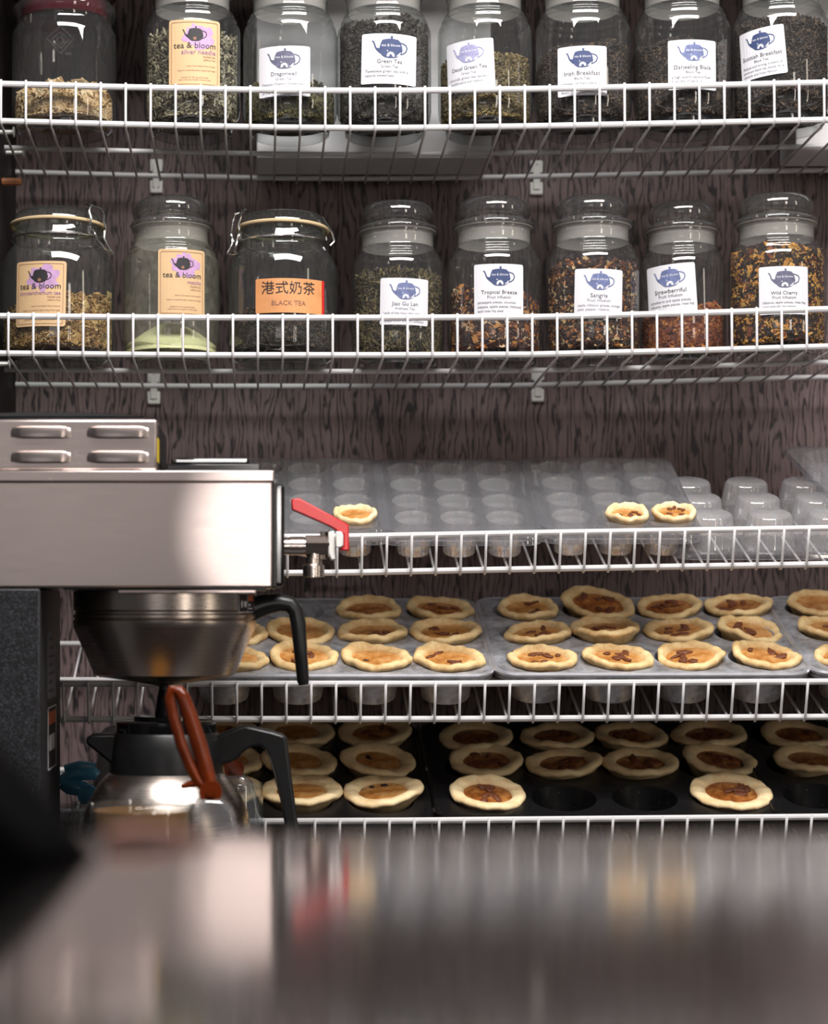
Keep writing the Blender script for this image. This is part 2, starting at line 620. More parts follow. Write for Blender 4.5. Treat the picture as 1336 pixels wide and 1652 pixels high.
# clips that hold the shelves on the wall
def clip(px, y0, y1, lab):
    d = WALL - 0.006
    a, b = W(px, y0, d), W(px, y1, d)
    h = a.z - b.z
    root = thing('shelf_clip', lab, 'clip', (a.x, WALL, b.z), 'white shelf clips')
    MB().box((-0.0042, -0.007, 0.006), (0.0042, -0.003, h - 0.006)).build('strap', M['white_plastic'], root, bevel=0.001)
    for zz in (0, h - 0.0155):
        pl = MB().box((-0.0078, -0.005, zz), (0.0078, 0, zz + 0.0155)).build('plate', M['white_plastic'], root, bevel=0.0018)
        MB().lathe([(0, 0.0012), (0.0026, 0.0009), (0.0032, 0)], 12).build('screw', M['chrome'], pl, True, loc=(0, -0.0048, zz + 0.0078)).rotation_euler = (PI / 2, 0, 0)


clip(252, 256, 311, 'white plastic clip below the left part of the topmost wire shelf')
clip(866, 258, 314, 'white plastic clip under the topmost shelf, above the fruit tea jars')
clip(248, 597, 652, 'white plastic clip under the second shelf, above the steel brewer')
clip(868, 593, 648, 'white plastic clip under the second shelf, above the clear trays')


def bolt(px, py, d, lab):
    p = W(px, py, d)
    root = thing('bolt', lab, 'bolt', (LWX, p.y, p.z), 'bolts at the left end of the shelves')
    ln = p.x - LWX
    m = MB()
    prof = []
    q = 0
    while q < ln - 0.002:
        prof += [(0.0022, q), (0.0031, q + 0.0008)]
        q += 0.0016
    m.lathe(prof + [(0.0022, ln - 0.002)], 12)
    sh = m.build('threaded_shank', M['bolt'], root, False)
    hd = MB().lathe([(0, ln - 0.002), (0.0058, ln - 0.002), (0.0062, ln - 0.001), (0.005, ln), (0, ln + 0.0006)], 16).build('head', M['bolt'], root, True)
    for o_ in (sh, hd):
        o_.rotation_euler = (0, PI / 2, 0)


bolt(24, 213, 2.55, 'upper of two threaded bolts beside the left end of the topmost shelf')
bolt(39, 246, 2.66, 'lower of two threaded bolts beside the left end of the topmost shelf')
bolt(17, 587, 2.56, 'threaded bolt at the left end of the second shelf')
p = W(35, 293, 2.62)
o = MB().lathe([(0, 0), (0.0036, 0), (0.0044, 0.0006), (0.0044, p.x - LWX - 0.0006), (0.0038, p.x - LWX), (0, p.x - LWX)], 8).build('wooden_stick', M['wood_stick'], None, False, loc=(LWX, p.y, p.z))
o.rotation_euler = (0, PI / 2, 0)
tag(o, 'short bare wooden stick poking out below the topmost shelf at the left edge', 'stick')

# white boxes behind the upper jars
def carton(px0, px1, s0, h, lab):
    d0, z0 = deck(0, s0, (px0 + px1) / 2)
    d1 = d0 + 0.082
    x0, x1 = PX(px0, d0), PX(px1, d0)
    z0 -= 0.0005
    root = thing('white_carton', lab, 'box', (x0, d0, EYE + z0), None, (R(-2.6), 0, 0))
    ww, dd = x1 - x0, d1 - d0
    MB().box((0, 0, 0), (ww, dd, h)).build('carton_body', M['white_card'], root, bevel=0.0015)
    MB().box((-0.001, -0.001, h - 0.03), (ww + 0.001, dd + 0.001, h + 0.001)).build('carton_lid', M['white_card'], root, bevel=0.001)


carton(414, 793, 0.146, 0.21, 'long white carton lying behind the upper jars, left of centre')
carton(1284, 1500, 0.146, 0.21, 'white carton at the right edge behind the upper jars')

# ------------------------------------------------------------------ printed labels on round jars
_text_cache = {}


def text_mesh(body):
    if body in _text_cache:
        return _text_cache[body]
    cu = bpy.data.curves.new('lettering', 'FONT')
    cu.body = body
    cu.size = 1
    cu.resolution_u = 2
    ob = bpy.data.objects.new('lettering', cu)
    COL.objects.link(ob)
    dg = bpy.context.evaluated_depsgraph_get()
    me = ob.evaluated_get(dg).to_mesh()
    vs = np.array([v.co[:] for v in me.vertices]) if len(me.vertices) else np.zeros((0, 3))
    fs = [tuple(p.vertices) for p in me.polygons]
    ob.evaluated_get(dg).to_mesh_clear()
    bpy.data.objects.remove(ob)
    bpy.data.curves.remove(cu)
    _text_cache[body] = (vs, fs)
    return vs, fs


class Wrap:
    """maps flat label coordinates (u right, v up, metres, centre 0) on a cylinder of radius rad around the jar axis"""

    def __init__(s, rad, th0, zc, rot=0.0):
        s.r, s.th, s.z = rad, th0, zc
        s.c, s.s = math.cos(rot), math.sin(rot)

    def __call__(s, u, v, lift):
        u, v = u * s.c - v * s.s, u * s.s + v * s.c
        a = s.th + u / s.r
        rr = s.r + lift
        return (rr * math.sin(a), -rr * math.cos(a), s.z + v)


def wrap_poly(polys, wr, lift, name, mat, parent, step=0.004):
    """flat polygons cut in narrow strips, then bent round the jar"""
    bm = bmesh.new()
    for poly in polys:
        vs = [bm.verts.new((x, y, 0)) for x, y in poly]
        bm.faces.new(vs)
    us = [x for p_ in polys for x, y in p_]
    q = math.floor(min(us) / step) * step + step
    while q < max(us):
        bmesh.ops.bisect_plane(bm, geom=bm.verts[:] + bm.edges[:] + bm.faces[:], plane_co=(q, 0, 0), plane_no=(1, 0, 0))
        q += step
    for vv in bm.verts:
        vv.co = wr(vv.co.x, vv.co.y, lift)
    me = bpy.data.meshes.new(name)
    bmesh.ops.recalc_face_normals(bm, faces=bm.faces)
    bm.to_mesh(me)
    bm.free()
    return link(name, me, mat, parent)


def wrap_text(lines, wr, lift, name, mat, parent):
    """lines: (text, u, v, width, align)"""
    m = MB()
    for body, u, v_, wd, al in lines:
        vs, fs = text_mesh(body)
        if not len(vs):
            continue
        x0, x1 = vs[:, 0].min(), vs[:, 0].max()
        sc = wd / (x1 - x0)
        ox = {'C': u - wd / 2, 'L': u, 'R': u - wd}[al]
        m.add([wr(ox + (x - x0) * sc, v_ + y * sc, lift) for x, y, _ in vs], fs)
    me = bpy.data.meshes.new(name)
    me.from_pydata(m.v, [], m.f)
    return link(name, me, mat, parent)


def rrect(w_, h_, r_, n=4):
    pts = []
    for cx, cy, a0 in ((w_ / 2 - r_, h_ / 2 - r_, 0), (-w_ / 2 + r_, h_ / 2 - r_, 90), (-w_ / 2 + r_, -h_ / 2 + r_, 180), (w_ / 2 - r_, -h_ / 2 + r_, 270)):
        for k in range(n + 1):
            a = R(a0 + 90 * k / n)
            pts.append((cx + r_ * math.cos(a), cy + r_ * math.sin(a)))
    return pts


def strip(path, wd):
    polys = []
    for i in range(len(path) - 1):
        a, b = Vector(path[i]), Vector(path[i + 1])
        t_ = (b - a).normalized()
        n_ = Vector((-t_.y, t_.x)) * wd / 2
        e = t_ * wd * 0.15
        polys.append([tuple(a - e + n_), tuple(a - e - n_), tuple(b + e - n_), tuple(b + e + n_)])
    return polys


def teapot_polys(cx, y0, s):
    body = [(.29, .50), (.245, .40), (.215, .27), (.23, .15), (.30, .06), (.38, .012), (.5, 0), (.62, .008), (.72, .04), (.80, .12), (.845, .22), (.82, .35), (.78, .45), (.72, .51), (.6, .53), (.53, .535), (.40, .525)]
    spout = [(0, .47), (.03, .485), (.07, .46), (.11, .36), (.14, .28), (.23, .27), (.25, .11), (.15, .2), (.10, .27), (.07, .36), (.04, .44)]
    sp = [[spout[0], spout[1], spout[2], spout[10]], [spout[10], spout[2], spout[3], spout[9]], [spout[9], spout[3], spout[4], spout[8]], [spout[8], spout[4], spout[5], spout[7]], [spout[7], spout[5], spout[6]]]
    hd = strip([(.79, .43), (.86, .415), (.94, .38), (.975, .30), (.94, .20), (.86, .14), (.79, .115)], .032)
    kn = [[(.51, .52), (.57, .52), (.56, .56), (.52, .56)], [(.505, .56), (.575, .56), (.57, .605), (.51, .605)]]
    return [[(cx + (x - .5) * s, y0 + y * s) for x, y in p_] for p_ in [body] + sp + hd + kn]


def bloom_polys(cx, y0, s):
    out = []
    for k in range(9):
        a = R(-10 + 200 * k / 8)
        c, s_ = math.cos(a), math.sin(a)
        L0, L1, wd = .03, .12, .022
        out.append([(.52 + c * L0, .07 + s_ * L0), (.52 + c * (L0 + L1) / 2 + s_ * wd, .07 + s_ * (L0 + L1) / 2 - c * wd), (.52 + c * L1, .07 + s_ * L1), (.52 + c * (L0 + L1) / 2 - s_ * wd, .07 + s_ * (L0 + L1) / 2 + c * wd)])
    out.append([(.66, .05), (.69, .05), (.80, .16), (.78, .17)])
    out.append([(.70, .04), (.73, .05), (.79, .11), (.77, .12)])
    out.append([(.41, .20), (.43, .18), (.45, .20), (.43, .22)])
    return [[(cx + (x - .5) * s, y0 + y * s) for x, y in p_] for p_ in out]


def jar_wrap(jc, rad, bx, rot=0.0):
    """bx = pixel box of the label (x0, y0, x1, y1); jc = (X, d, zbase world) of the jar axis"""
    x0, y0, x1, y1 = bx
    cx, cy = (x0 + x1) / 2, (y0 + y1) / 2
    df = jc[1] - rad
    th = 0.0
    for _ in range(6):
        off = (cx - VX) / F * df - jc[0]
        th = math.asin(max(-0.9, min(0.9, off / rad)))
        df = jc[1] - rad * math.cos(th)
    def ang(px):
        a = th
        for _ in range(6):
            dd = jc[1] - rad * math.cos(a)
            a = math.asin(max(-0.97, min(0.97, ((px - VX) / F * dd - jc[0]) / rad)))
        return a
    a0, a1 = ang(x0), ang(x1)
    wd = (a1 - a0) * rad
    hh = (y1 - y0) / F * df
    zc = EYE + (VY - cy) / F * df - jc[2]
    return Wrap(rad, (a0 + a1) / 2, zc, rot), wd, hh


def white_label(jar, jc, rad, bx, title, sub, desc, ink, rot=0.0, fade=False):
    wr, w_, h_ = jar_wrap(jc, rad, bx, rot)
    lb = wrap_poly([rrect(w_, h_, 0.002)], wr, 0.0008, 'paper_label', M['paper_white'], jar)
    lb['label'] = 'white printed paper label with a blue teapot'
    s = w_ * 0.64
    ty = h_ * 0.5 - h_ * 0.05 - s * 0.605
    wrap_poly(teapot_polys(0, ty, s), wr, 0.0011, 'teapot_print', ink, lb)
    wrap_poly(bloom_polys(0, ty, s), wr, 0.0013, 'flower_print', M['ink_white'], lb)
    wrap_text([('tea & bloom', 0.02 * s, ty + .32 * s, s * 0.5, 'C')], wr, 0.0013, 'pot_lettering', M['ink_white'], lb)
    tw = min(0.86, 0.046 * len(title) + 0.02)
    ink2 = M['ink_grey']
    wrap_text([(title, 0, h_ * (0.5 - 0.59), w_ * tw, 'C')], wr, 0.0011, 'title_lettering', M['ink_black'] if not fade else ink2, lb)
    lines = [(sub, 0, h_ * (0.5 - 0.68), w_ * 0.033 * len(sub), 'C')]
    for k, dl in enumerate(desc):
        lines.append((dl, -w_ * 0.42, h_ * (0.5 - 0.775 - 0.085 * k), w_ * min(0.86, 0.029 * len(dl)), 'L'))
    wrap_text(lines, wr, 0.0011, 'small_lettering', M['ink_light'] if fade else ink2, lb)
    return lb


def kraft_label(jar, jc, rad, bx, title, rot=0.0):
    wr, w_, h_ = jar_wrap(jc, rad, bx, rot)
    lb = wrap_poly([rrect(w_, h_, 0.003)], wr, 0.0008, 'paper_label', M['paper_kraft'], jar)
    lb['label'] = 'tan printed paper label with a black teapot on a purple blot'
    s = w_ * 0.47
    ty = h_ * 0.5 - h_ * 0.13 - s * 0.53
    rnd = random.Random(len(title))
    blot = []
    for k in range(26):
        a = 2 * PI * k / 26
        q = 1 + rnd.uniform(-.26, .22)
        blot.append((0.06 * w_ + w_ * 0.29 * math.cos(a) * q, ty + s * 0.22 + w_ * 0.24 * math.sin(a) * q))
    wrap_poly([blot], wr, 0.00095, 'purple_blot', M['ink_purple'], lb)
    wrap_poly(teapot_polys(0, ty, s), wr, 0.0012, 'teapot_print', M['ink_black'], lb)
    ring = [(s * .07 * math.cos(2 * PI * k / 12), ty + s * .11 + s * .07 * math.sin(2 * PI * k / 12)) for k in range(12)]
    wrap_poly([ring], wr, 0.0014, 'flower_print', M['ink_brown'], lb)
    wrap_text([('tea & bloom', 0, h_ * (0.5 - 0.425), w_ * 0.80, 'C')], wr, 0.0012, 'name_lettering', M['ink_black'], lb)
    wrap_text([(title, w_ * 0.40, h_ * (0.5 - 0.515), w_ * min(.8, 0.05 * len(title)), 'R')], wr, 0.0012, 'title_lettering', M['ink_plum'], lb)
    ln = [('herbal tea', w_ * .40, h_ * (.5 - .565), w_ * .24, 'R'), ('caffeine free', w_ * .40, h_ * (.5 - .61), w_ * .24, 'R'),
          ('steep in hot water three minutes', w_ * .40, h_ * (.5 - .70), w_ * .56, 'R'), ('keep in a cool dry place away from light', w_ * .40, h_ * (.5 - .765), w_ * .72, 'R'),
          ('packed for the shop by hand', 0, h_ * (.5 - .87), w_ * .5, 'C'), ('loose leaf tea and gifts of every kind', 0, h_ * (.5 - .905), w_ * .6, 'C')]
    wrap_text(ln, wr, 0.0012, 'small_lettering', M['ink_brown'], lb)
    fr = rrect(w_ * .89, h_ * .92, 0.001, 1)
    fr.append(fr[0])
    wrap_poly(strip(fr, 0.0004), wr, 0.0012, 'border_print', M['ink_brown'], lb)
    return lb


# ------------------------------------------------------------------ loose tea inside the jars
BASE_CUBE = np.array([(-1, -1, -1), (1, -1, -1), (1, 1, -1), (-1, 1, -1), (-1, -1, 1), (1, -1, 1), (1, 1, 1), (-1, 1, 1)], float)
CUBE_F = np.array([(0, 3, 2, 1), (4, 5, 6, 7), (0, 1, 5, 4), (1, 2, 6, 5), (2, 3, 7, 6), (3, 0, 4, 7)])
# bent strip: three cross sections
BASE_STRIP = np.array([(x, y, z) for x in (-1, 0, 1) for (y, z) in ((-1, -1), (1, -1), (1, 1), (-1, 1))], float)
_sf = []
for i_ in range(2):
    for k_ in range(4):
        _sf.append((i_ * 4 + k_, i_ * 4 + (k_ + 1) % 4, (i_ + 1) * 4 + (k_ + 1) % 4, (i_ + 1) * 4 + k_))
_sf += [(3, 2, 1, 0), (8, 9, 10, 11)]
STRIP_F = np.array(_sf)


def rand_rot(n):
    q = RNG.normal(size=(n, 4))
    q /= np.linalg.norm(q, axis=1)[:, None]
    a, b, c, d = q.T
    return np.stack([np.stack([1 - 2 * (c * c + d * d), 2 * (b * c - a * d), 2 * (b * d + a * c)], -1),
                     np.stack([2 * (b * c + a * d), 1 - 2 * (b * b + d * d), 2 * (c * d - a * b)], -1),
                     np.stack([2 * (b * d - a * c), 2 * (c * d + a * b), 1 - 2 * (b * b + c * c)], -1)], 1)


def loose(jar, name, rin, z0, hfun, kind, size, n_side, n_top, mat, core_mat, jit=0.005):
    """heap of small pieces against the glass, over a solid core"""
    nn = n_side + n_top
    phi = RNG.uniform(-PI, PI, nn)
    side = np.arange(nn) < n_side
    phi[side] = RNG.uniform(R(-125), R(125), n_side)
    rad = np.where(side, rin - RNG.uniform(0, jit, nn), rin * np.sqrt(RNG.uniform(0, 1, nn)))
    x = rad * np.sin(phi)
    y = -rad * np.cos(phi)
    h = hfun(x, y)
    z = np.where(side, z0 + (h - z0) * RNG.uniform(0, 1, nn), h + RNG.uniform(-jit * .5, jit * .45, nn))
    if kind == 'chunk':
        bv, bf = BASE_CUBE, CUBE_F
        v = bv[None] * (1 + RNG.uniform(-.35, .35, (nn, 8, 3)))
        sc = np.array(size)[None, None] * RNG.uniform(.55, 1.35, (nn, 1, 1))
    else:
        bv, bf = BASE_STRIP, STRIP_F
        v = bv[None] * (1 + RNG.uniform(-.25, .25, (nn, 12, 3)))
        sc = np.array(size)[None, None] * RNG.uniform(.55, 1.3, (nn, 1, 1))
        bend = RNG.uniform(-1, 1, (nn, 1)) * 0.35
        v[:, :, 0:1] = v[:, :, 0:1]
    v = v * sc
    if kind != 'chunk':
        v[:, :, 2] += (bv[None, :, 0] ** 2) * bend * size[0]
    v = np.einsum('nij,nkj->nki', rand_rot(nn), v)
    v += np.stack([x, y, z], -1)[:, None]
    rr = np.hypot(v[:, :, 0], v[:, :, 1]).max(1)
    over = np.maximum(rr - rin, 0)
    rc_ = np.maximum(np.hypot(x, y), 1e-6)
    v[:, :, 0] -= (x / rc_ * over)[:, None]
    v[:, :, 1] -= (y / rc_ * over)[:, None]
    rr = np.hypot(v[:, :, 0], v[:, :, 1])
    f_ = np.where(rr > rin, rin / np.maximum(rr, 1e-9), 1)
    v[:, :, 0] *= f_
    v[:, :, 1] *= f_
    v[:, :, 2] = np.maximum(v[:, :, 2], z0 - 0.001)
    k = bv.shape[0]
    faces = (bf[None] + (np.arange(nn) * k)[:, None, None]).reshape(-1, 4)
    me = bpy.data.meshes.new(name)
    me.from_pydata(v.reshape(-1, 3).tolist(), [], faces.tolist())
    o_ = link(name, me, mat, jar)
    o_['kind'] = 'stuff'
    # core heap
    m = MB()
    rc = rin - jit * 0.75
    rings = [rc * q for q in (0.0, .35, .7, 1.0)]
    n = 32
    prof_pts = []
    vs = [(0, 0, float(hfun(np.array([0.]), np.array([0.]))[0]) - jit * .4)]
    fs = []
    for r_ in rings[1:]:
        for q in range(n):
            a = 2 * PI * q / n
            xx, yy = r_ * math.sin(a), -r_ * math.cos(a)
            vs.append((xx, yy, max(z0, float(hfun(np.array([xx]), np.array([yy]))[0]) - jit * .4)))
    for q in range(n):
        vs.append((rc * math.sin(2 * PI * q / n), -rc * math.cos(2 * PI * q / n), z0))
    for q in range(n):
        l = (q + 1) % n
        fs.append((0, 1 + q, 1 + l))
        for g_ in range(3):
            fs.append((1 + g_ * n + q, 1 + (g_ + 1) * n + q, 1 + (g_ + 1) * n + l, 1 + g_ * n + l))
    m.add(vs, fs)
    m.build(name + '_core', core_mat, jar, True)['kind'] = 'stuff'
    return o_


def heap(hc, peak=0.0, sx=0.0, sy=0.0, rin=0.05, wob=0.004, seed=0):
    def f_(x, y):
        return hc + peak * (1 - (x * x + y * y) / rin ** 2) + sx * x + sy * y + wob * np.sin(90 * x + seed) * np.cos(80 * y + seed * 2)
    return f_


TEA = {
    'pale': island_ramp('pale_root_slices', [(0, srgb(226, 196, 150)), (.4, srgb(204, 168, 118)), (.75, srgb(238, 216, 176))]),
    'silver': island_ramp('silver_needle_leaves', [(0, srgb(120, 114, 92)), (.35, srgb(168, 160, 132)), (.6, srgb(78, 72, 58)), (.8, srgb(196, 188, 160))]),
    'green': island_ramp('flat_green_leaves', [(0, srgb(92, 88, 52)), (.4, srgb(66, 64, 40)), (.7, srgb(116, 106, 66))]),
    'dark': island_ramp('dark_rolled_leaves', [(0, srgb(66, 62, 58)), (.4, srgb(44, 42, 40)), (.75, srgb(88, 82, 74))]),
    'olive': island_ramp('olive_leaf_bits', [(0, srgb(122, 106, 68)), (.35, srgb(88, 76, 46)), (.7, srgb(150, 132, 90))]),
    'black': island_ramp('black_leaf_bits', [(0, srgb(44, 38, 36)), (.45, srgb(66, 54, 48)), (.8, srgb(98, 78, 60))]),
    'flower': island_ramp('dried_flower_bits', [(0, srgb(196, 152, 92)), (.35, srgb(160, 116, 62)), (.65, srgb(224, 188, 130)), (.88, srgb(110, 74, 38))]),
    'gulan': island_ramp('olive_curled_leaves', [(0, srgb(96, 84, 54)), (.35, srgb(66, 58, 38)), (.6, srgb(134, 118, 80)), (.85, srgb(48, 42, 30))]),
    'tropic': island_ramp('fruit_pieces_orange', [(0, srgb(60, 30, 26)), (.36, srgb(178, 104, 46)), (.47, srgb(44, 24, 26)), (.70, srgb(206, 142, 76)), (.80, srgb(100, 52, 36)), (.9, srgb(226, 190, 150))]),
    'sangria': island_ramp('fruit_pieces_dark', [(0, srgb(52, 30, 28)), (.4, srgb(90, 50, 36)), (.6, srgb(176, 112, 60)), (.75, srgb(40, 28, 30)), (.9, srgb(216, 182, 132))]),
    'straw': island_ramp('fruit_pieces_red', [(0, srgb(120, 54, 34)), (.35, srgb(158, 82, 42)), (.6, srgb(84, 38, 30)), (.8, srgb(196, 128, 66))]),
    'cherry': island_ramp('fruit_pieces_yellow', [(0, srgb(44, 28, 24)), (.38, srgb(214, 150, 66)), (.6, srgb(62, 36, 26)), (.78, srgb(228, 176, 92)), (.92, srgb(140, 70, 44))]),
}
CORE_DARK = varied('tea_shadow_core', srgb(40, 30, 26), 0.9)
CORE_LIGHT = varied('tea_core', srgb(150, 112, 70), 0.9, amt=.3, scale=200)
CORE_OLIVE = varied('tea_core_olive', srgb(64, 56, 38), 0.9, amt=.3, scale=200)

# ------------------------------------------------------------------ jars
BODY = [(0, .006), (.034, .004), (.037, .001), (.040, 0), (.043, .002), (.0438, .009), (.0465, .0135), (.0505, .019), (.052, .027), (.052, .113), (.0510, .1185), (.0486, .1225), (.0478, .1240), (.0482, .1258), (.0474, .1278),
        (.0450, .1292), (.0446, .1308), (.0452, .1325), (.0442, .1345), (.0418, .1362), (.0410, .139), (.0408, .151), (.0428, .153), (.0428, .1555)]
LID_OUT = [(0, .1475), (.030, .148), (.0385, .150), (.0385, .156), (.0445, .157), (.0455, .1595), (.0440, .1620), (.0385, .1645), (.0352, .1665), (.0385, .1690), (.0408, .1730), (.0408, .1785), (.0385, .1845), (.0335, .1888), (.022, .1912), (0, .1918)]
LID_IN = [(0, .152), (.030, .1535), (.0325, .160), (.0310, .166), (.0340, .1715), (.0350, .177), (.032, .183), (.026, .1862), (0, .1878)]


def sc_prof(prof, a, b):
    return [(r_ * a, z_ * b) for r_, z_ in prof]


def apothecary(row, px, wpx, hpx_top, lab, dc=None, group='stoppered glass tea jars', dusty=False, sz=None):
    i = row
    if dc is None:
        dc = 2.5 + wpx / 2 * 2.555 / F + 0.0068 if row == 0 else 2.598
    rad = wpx / 2 * dc / F
    dd, z = deck(i, (dc - 2.5) / shelf_defs[i]['ct'], px)
    X = PX(px, dc)
    zb = EYE + z
    if sz is None:
        sz = ((VY - hpx_top) / F * (dc - 0.012) + EYE - zb) / .1918
    root = thing('glass_jar', lab, 'jar', (X, dc, zb), group, (R(-2.6), 0, 0))
    a = rad / .052
    la = min(a, 1.02)
    body = [(r_ * (a if z_ < .125 else a + (la - a) * min(1, (z_ - .12) / .02)), z_ * sz) for r_, z_ in BODY]
    MB().lathe(body, 56).build('glass_body', M['glass_dusty'] if dusty else M['glass'], root, True, 50)
    MB().lathe(sc_prof(LID_OUT, la, sz), 56).build('stopper', M['lid_thin'], root, True, 60)
    MB().lathe(sc_prof([(.0392, .1385), (.0398, .141), (.0398, .1545), (.0436, .1558), (.0436, .1572), (.0392, .1572)], la, sz), 48).build('seal_ring', M['seal'], root, True)
    return root, (X, dc, zb), rad, sz


G0 = 'stoppered glass tea jars'
inner = 0.0022


def fill(j, kind, hfun_args, shape, size, ns, nt, core, z0=.013, jit=.005, name='loose_tea'):
    root, jc, rad, sz = j
    rin = rad - inner
    return loose(root, name, rin * 0.985, z0, heap(rin=rin, **hfun_args), shape, size, ns, nt, TEA[kind], core, jit)


# --- upper row
jb = apothecary(0, 310, 156, None, 'stoppered jar of silver-grey needle tea with tan label, on topmost shelf', sz=1.0)
fill(jb, 'silver', dict(hc=.100, peak=.006, seed=1), 'strip', (.010, .0011, .0007), 2000, 500, CORE_OLIVE)
kraft_label(jb[0], jb[1], jb[2], (273, 33, 354, 143), 'silver needle')
jcx = apothecary(0, 468, 152, None, 'stoppered jar with a low heap of green leaves and Dragonwell label', sz=1.0)
fill(jcx, 'green', dict(hc=.040, peak=.012, seed=2), 'strip', (.007, .0020, .0005), 1000, 700, CORE_OLIVE)
white_label(jcx[0], jcx[1], jcx[2], (419, 76, 500, 158), 'Dragonwell', 'Green Tea', ['Delicate Chestnut Sweetness', 'Steeped by the cup in China', 'of the best spring buds', 'with a sweet finish'], M['ink_slate'], 0.0, True)
jd = apothecary(0, 620, 152, None, 'stoppered jar filled to the shoulder with dark leaf, label titled Green Tea', sz=1.0)
fill(jd, 'dark', dict(hc=.119, peak=.004, seed=3), 'chunk', (.0030, .0013, .0011), 4600, 900, CORE_DARK)
white_label(jd[0], jd[1], jd[2], (584, 56, 671, 138), 'Green Tea', 'Green Tea', ['Taiwanese green tea with a', 'natural sweetness'], M['ink_navy'], R(-1.5))
je = apothecary(0, 783, 152, None, 'stoppered jar of sloping olive leaf with faded Decaf Green Tea label', sz=1.0)
fill(je, 'olive', dict(hc=.074, peak=.014, seed=4), 'chunk', (.0036, .0014, .0008), 3400, 900, CORE_OLIVE)
white_label(je[0], je[1], je[2], (723, 66, 798, 147), 'Decaf Green Tea', 'Green Tea', ['naturally green tea leaves', 'decaffeinated and mellow'], M['ink_violet'], R(2.5), True)
jf = apothecary(0, 941, 155, None, 'stoppered jar of black tea with Irish Breakfast label', sz=1.0)
fill(jf, 'black', dict(hc=.088, peak=.004, sx=.1, seed=5), 'chunk', (.0032, .0012, .0009), 3800, 900, CORE_DARK)
white_label(jf[0], jf[1], jf[2], (901, 76, 979, 157), 'Irish Breakfast', 'Black Tea', ['a strong and malty blend', 'of fine broken leaves', 'Assam and Ceylon black teas'], M['ink_navy'])
jg = apothecary(0, 1102, 156, None, 'stoppered jar of black tea with Darjeeling Black label', sz=1.0)
fill(jg, 'black', dict(hc=.088, peak=.004, seed=6), 'chunk', (.0036, .0013, .0009), 3800, 900, CORE_DARK)
white_label(jg[0], jg[1], jg[2], (1079, 66, 1155, 147), 'Darjeeling Black', 'Black Tea', ['a high quality second flush', 'from the hill gardens'], M['ink_blue'])
jh = apothecary(0, 1261, 156, None, 'stoppered jar of black tea with crooked Scottish Breakfast label', sz=1.0)
fill(jh, 'black', dict(hc=.112, peak=.006, seed=7), 'strip', (.0040, .0011, .0007), 3600, 900, CORE_DARK)
white_label(jh[0], jh[1], jh[2], (1197, 46, 1269, 126), 'Scottish Breakfast', 'Black Tea', ['Robust and strong, a blend of', 'premium black tea leaves for a', 'smooth and lively flavour'], M['ink_navy'], R(4.5))

# --- lower row
jB = apothecary(1, 276, 156, 315, 'dusty stoppered jar with a low mound of pale green powder and tan label', dusty=True)
root, jc, rad, sz = jB
n = 40
vs, fs = [(0, 0, .048)], []
for gi, q in enumerate((.2, .4, .6, .8, .93, 1.0)):
    for k in range(n):
        a = 2 * PI * k / n
        x, y = (rad - inner) * .98 * q * math.cos(a), (rad - inner) * .98 * q * math.sin(a)
        z = .018 + .030 * (1 - q ** 1.6) + .004 * math.sin(2 * a + 1) * q + .0015 * math.sin(5 * a) * q
        vs.append((x, y, z))
for k in range(n):
    a = 2 * PI * k / n
    vs.append(((rad - inner) * .98 * math.cos(a), (rad - inner) * .98 * math.sin(a), .012))
for k in range(n):
    l = (k + 1) % n
    fs.append((0, 1 + k, 1 + l))
    for g_ in range(6):
        fs.append((1 + g_ * n + k, 1 + (g_ + 1) * n + k, 1 + (g_ + 1) * n + l, 1 + g_ * n + l))
M['matcha'] = varied('pale_green_powder', srgb(206, 208, 158), 0.9, 0, 0.06, 60, 0.4, 400)
MB().add(vs, fs).build('tea_powder', M['matcha'], root, True)['kind'] = 'stuff'
kraft_label(root, jc, rad, (255, 404, 329, 513), 'matcha')
jD = apothecary(1, 642, 150, 323, 'stoppered jar of curled olive leaves with Jiao Gu Lan label', dc=2.61)
fill(jD, 'gulan', dict(hc=.092, peak=.010, seed=8), 'strip', (.0075, .0009, .0006), 3000, 900, CORE_OLIVE)
white_label(jD[0], jD[1], jD[2], (614, 451, 690, 527), 'Jiao Gu Lan', 'Wellness Tea', ['herb of the mountain vine', 'grown wild and hand picked', 'sweet finish and no caffeine'], M['ink_blue'], R(-1.2), True)
jE = apothecary(1, 798, 152, 316, 'stoppered jar of orange and dark fruit pieces with Tropical Breeze label', dc=2.596)
fill(jE, 'tropic', dict(hc=.072, peak=-.006, sx=-.12, seed=9), 'chunk', (.0045, .0036, .0028), 1900, 500, CORE_DARK, name='fruit_tea')
white_label(jE[0], jE[1], jE[2], (766, 428, 844, 511), 'Tropical Breeze', 'Fruit Infusion', ['pineapple pieces, coconut,', 'papaya, apple pieces, hibiscus', 'and rose hip peel'], M['ink_navy'])
jF = apothecary(1, 957, 151, 314, 'stoppered jar of mixed fruit and twigs with Sangria label', dc=2.594)
fill(jF, 'sangria', dict(hc=.100, peak=.008, seed=10), 'chunk', (.0055, .0022, .0018), 2600, 700, CORE_DARK, name='fruit_tea')
white_label(jF[0], jF[1], jF[2], (928, 436, 1004, 515), 'Sangria', 'Fruit Infusion', ['apple, hibiscus, grapes, orange', 'peel, pepper, rosehip,', 'strawberry pieces, raspberry'], M['ink_blue'], R(-1.5), True)
jG = apothecary(1, 1102, 138, 323, 'smaller stoppered jar half full of reddish fruit bits with curling crooked label', dc=2.618)
fill(jG, 'straw', dict(hc=.052, peak=.008, sx=.1, seed=11), 'chunk', (.0032, .0028, .0022), 1900, 800, CORE_DARK, name='fruit_tea')
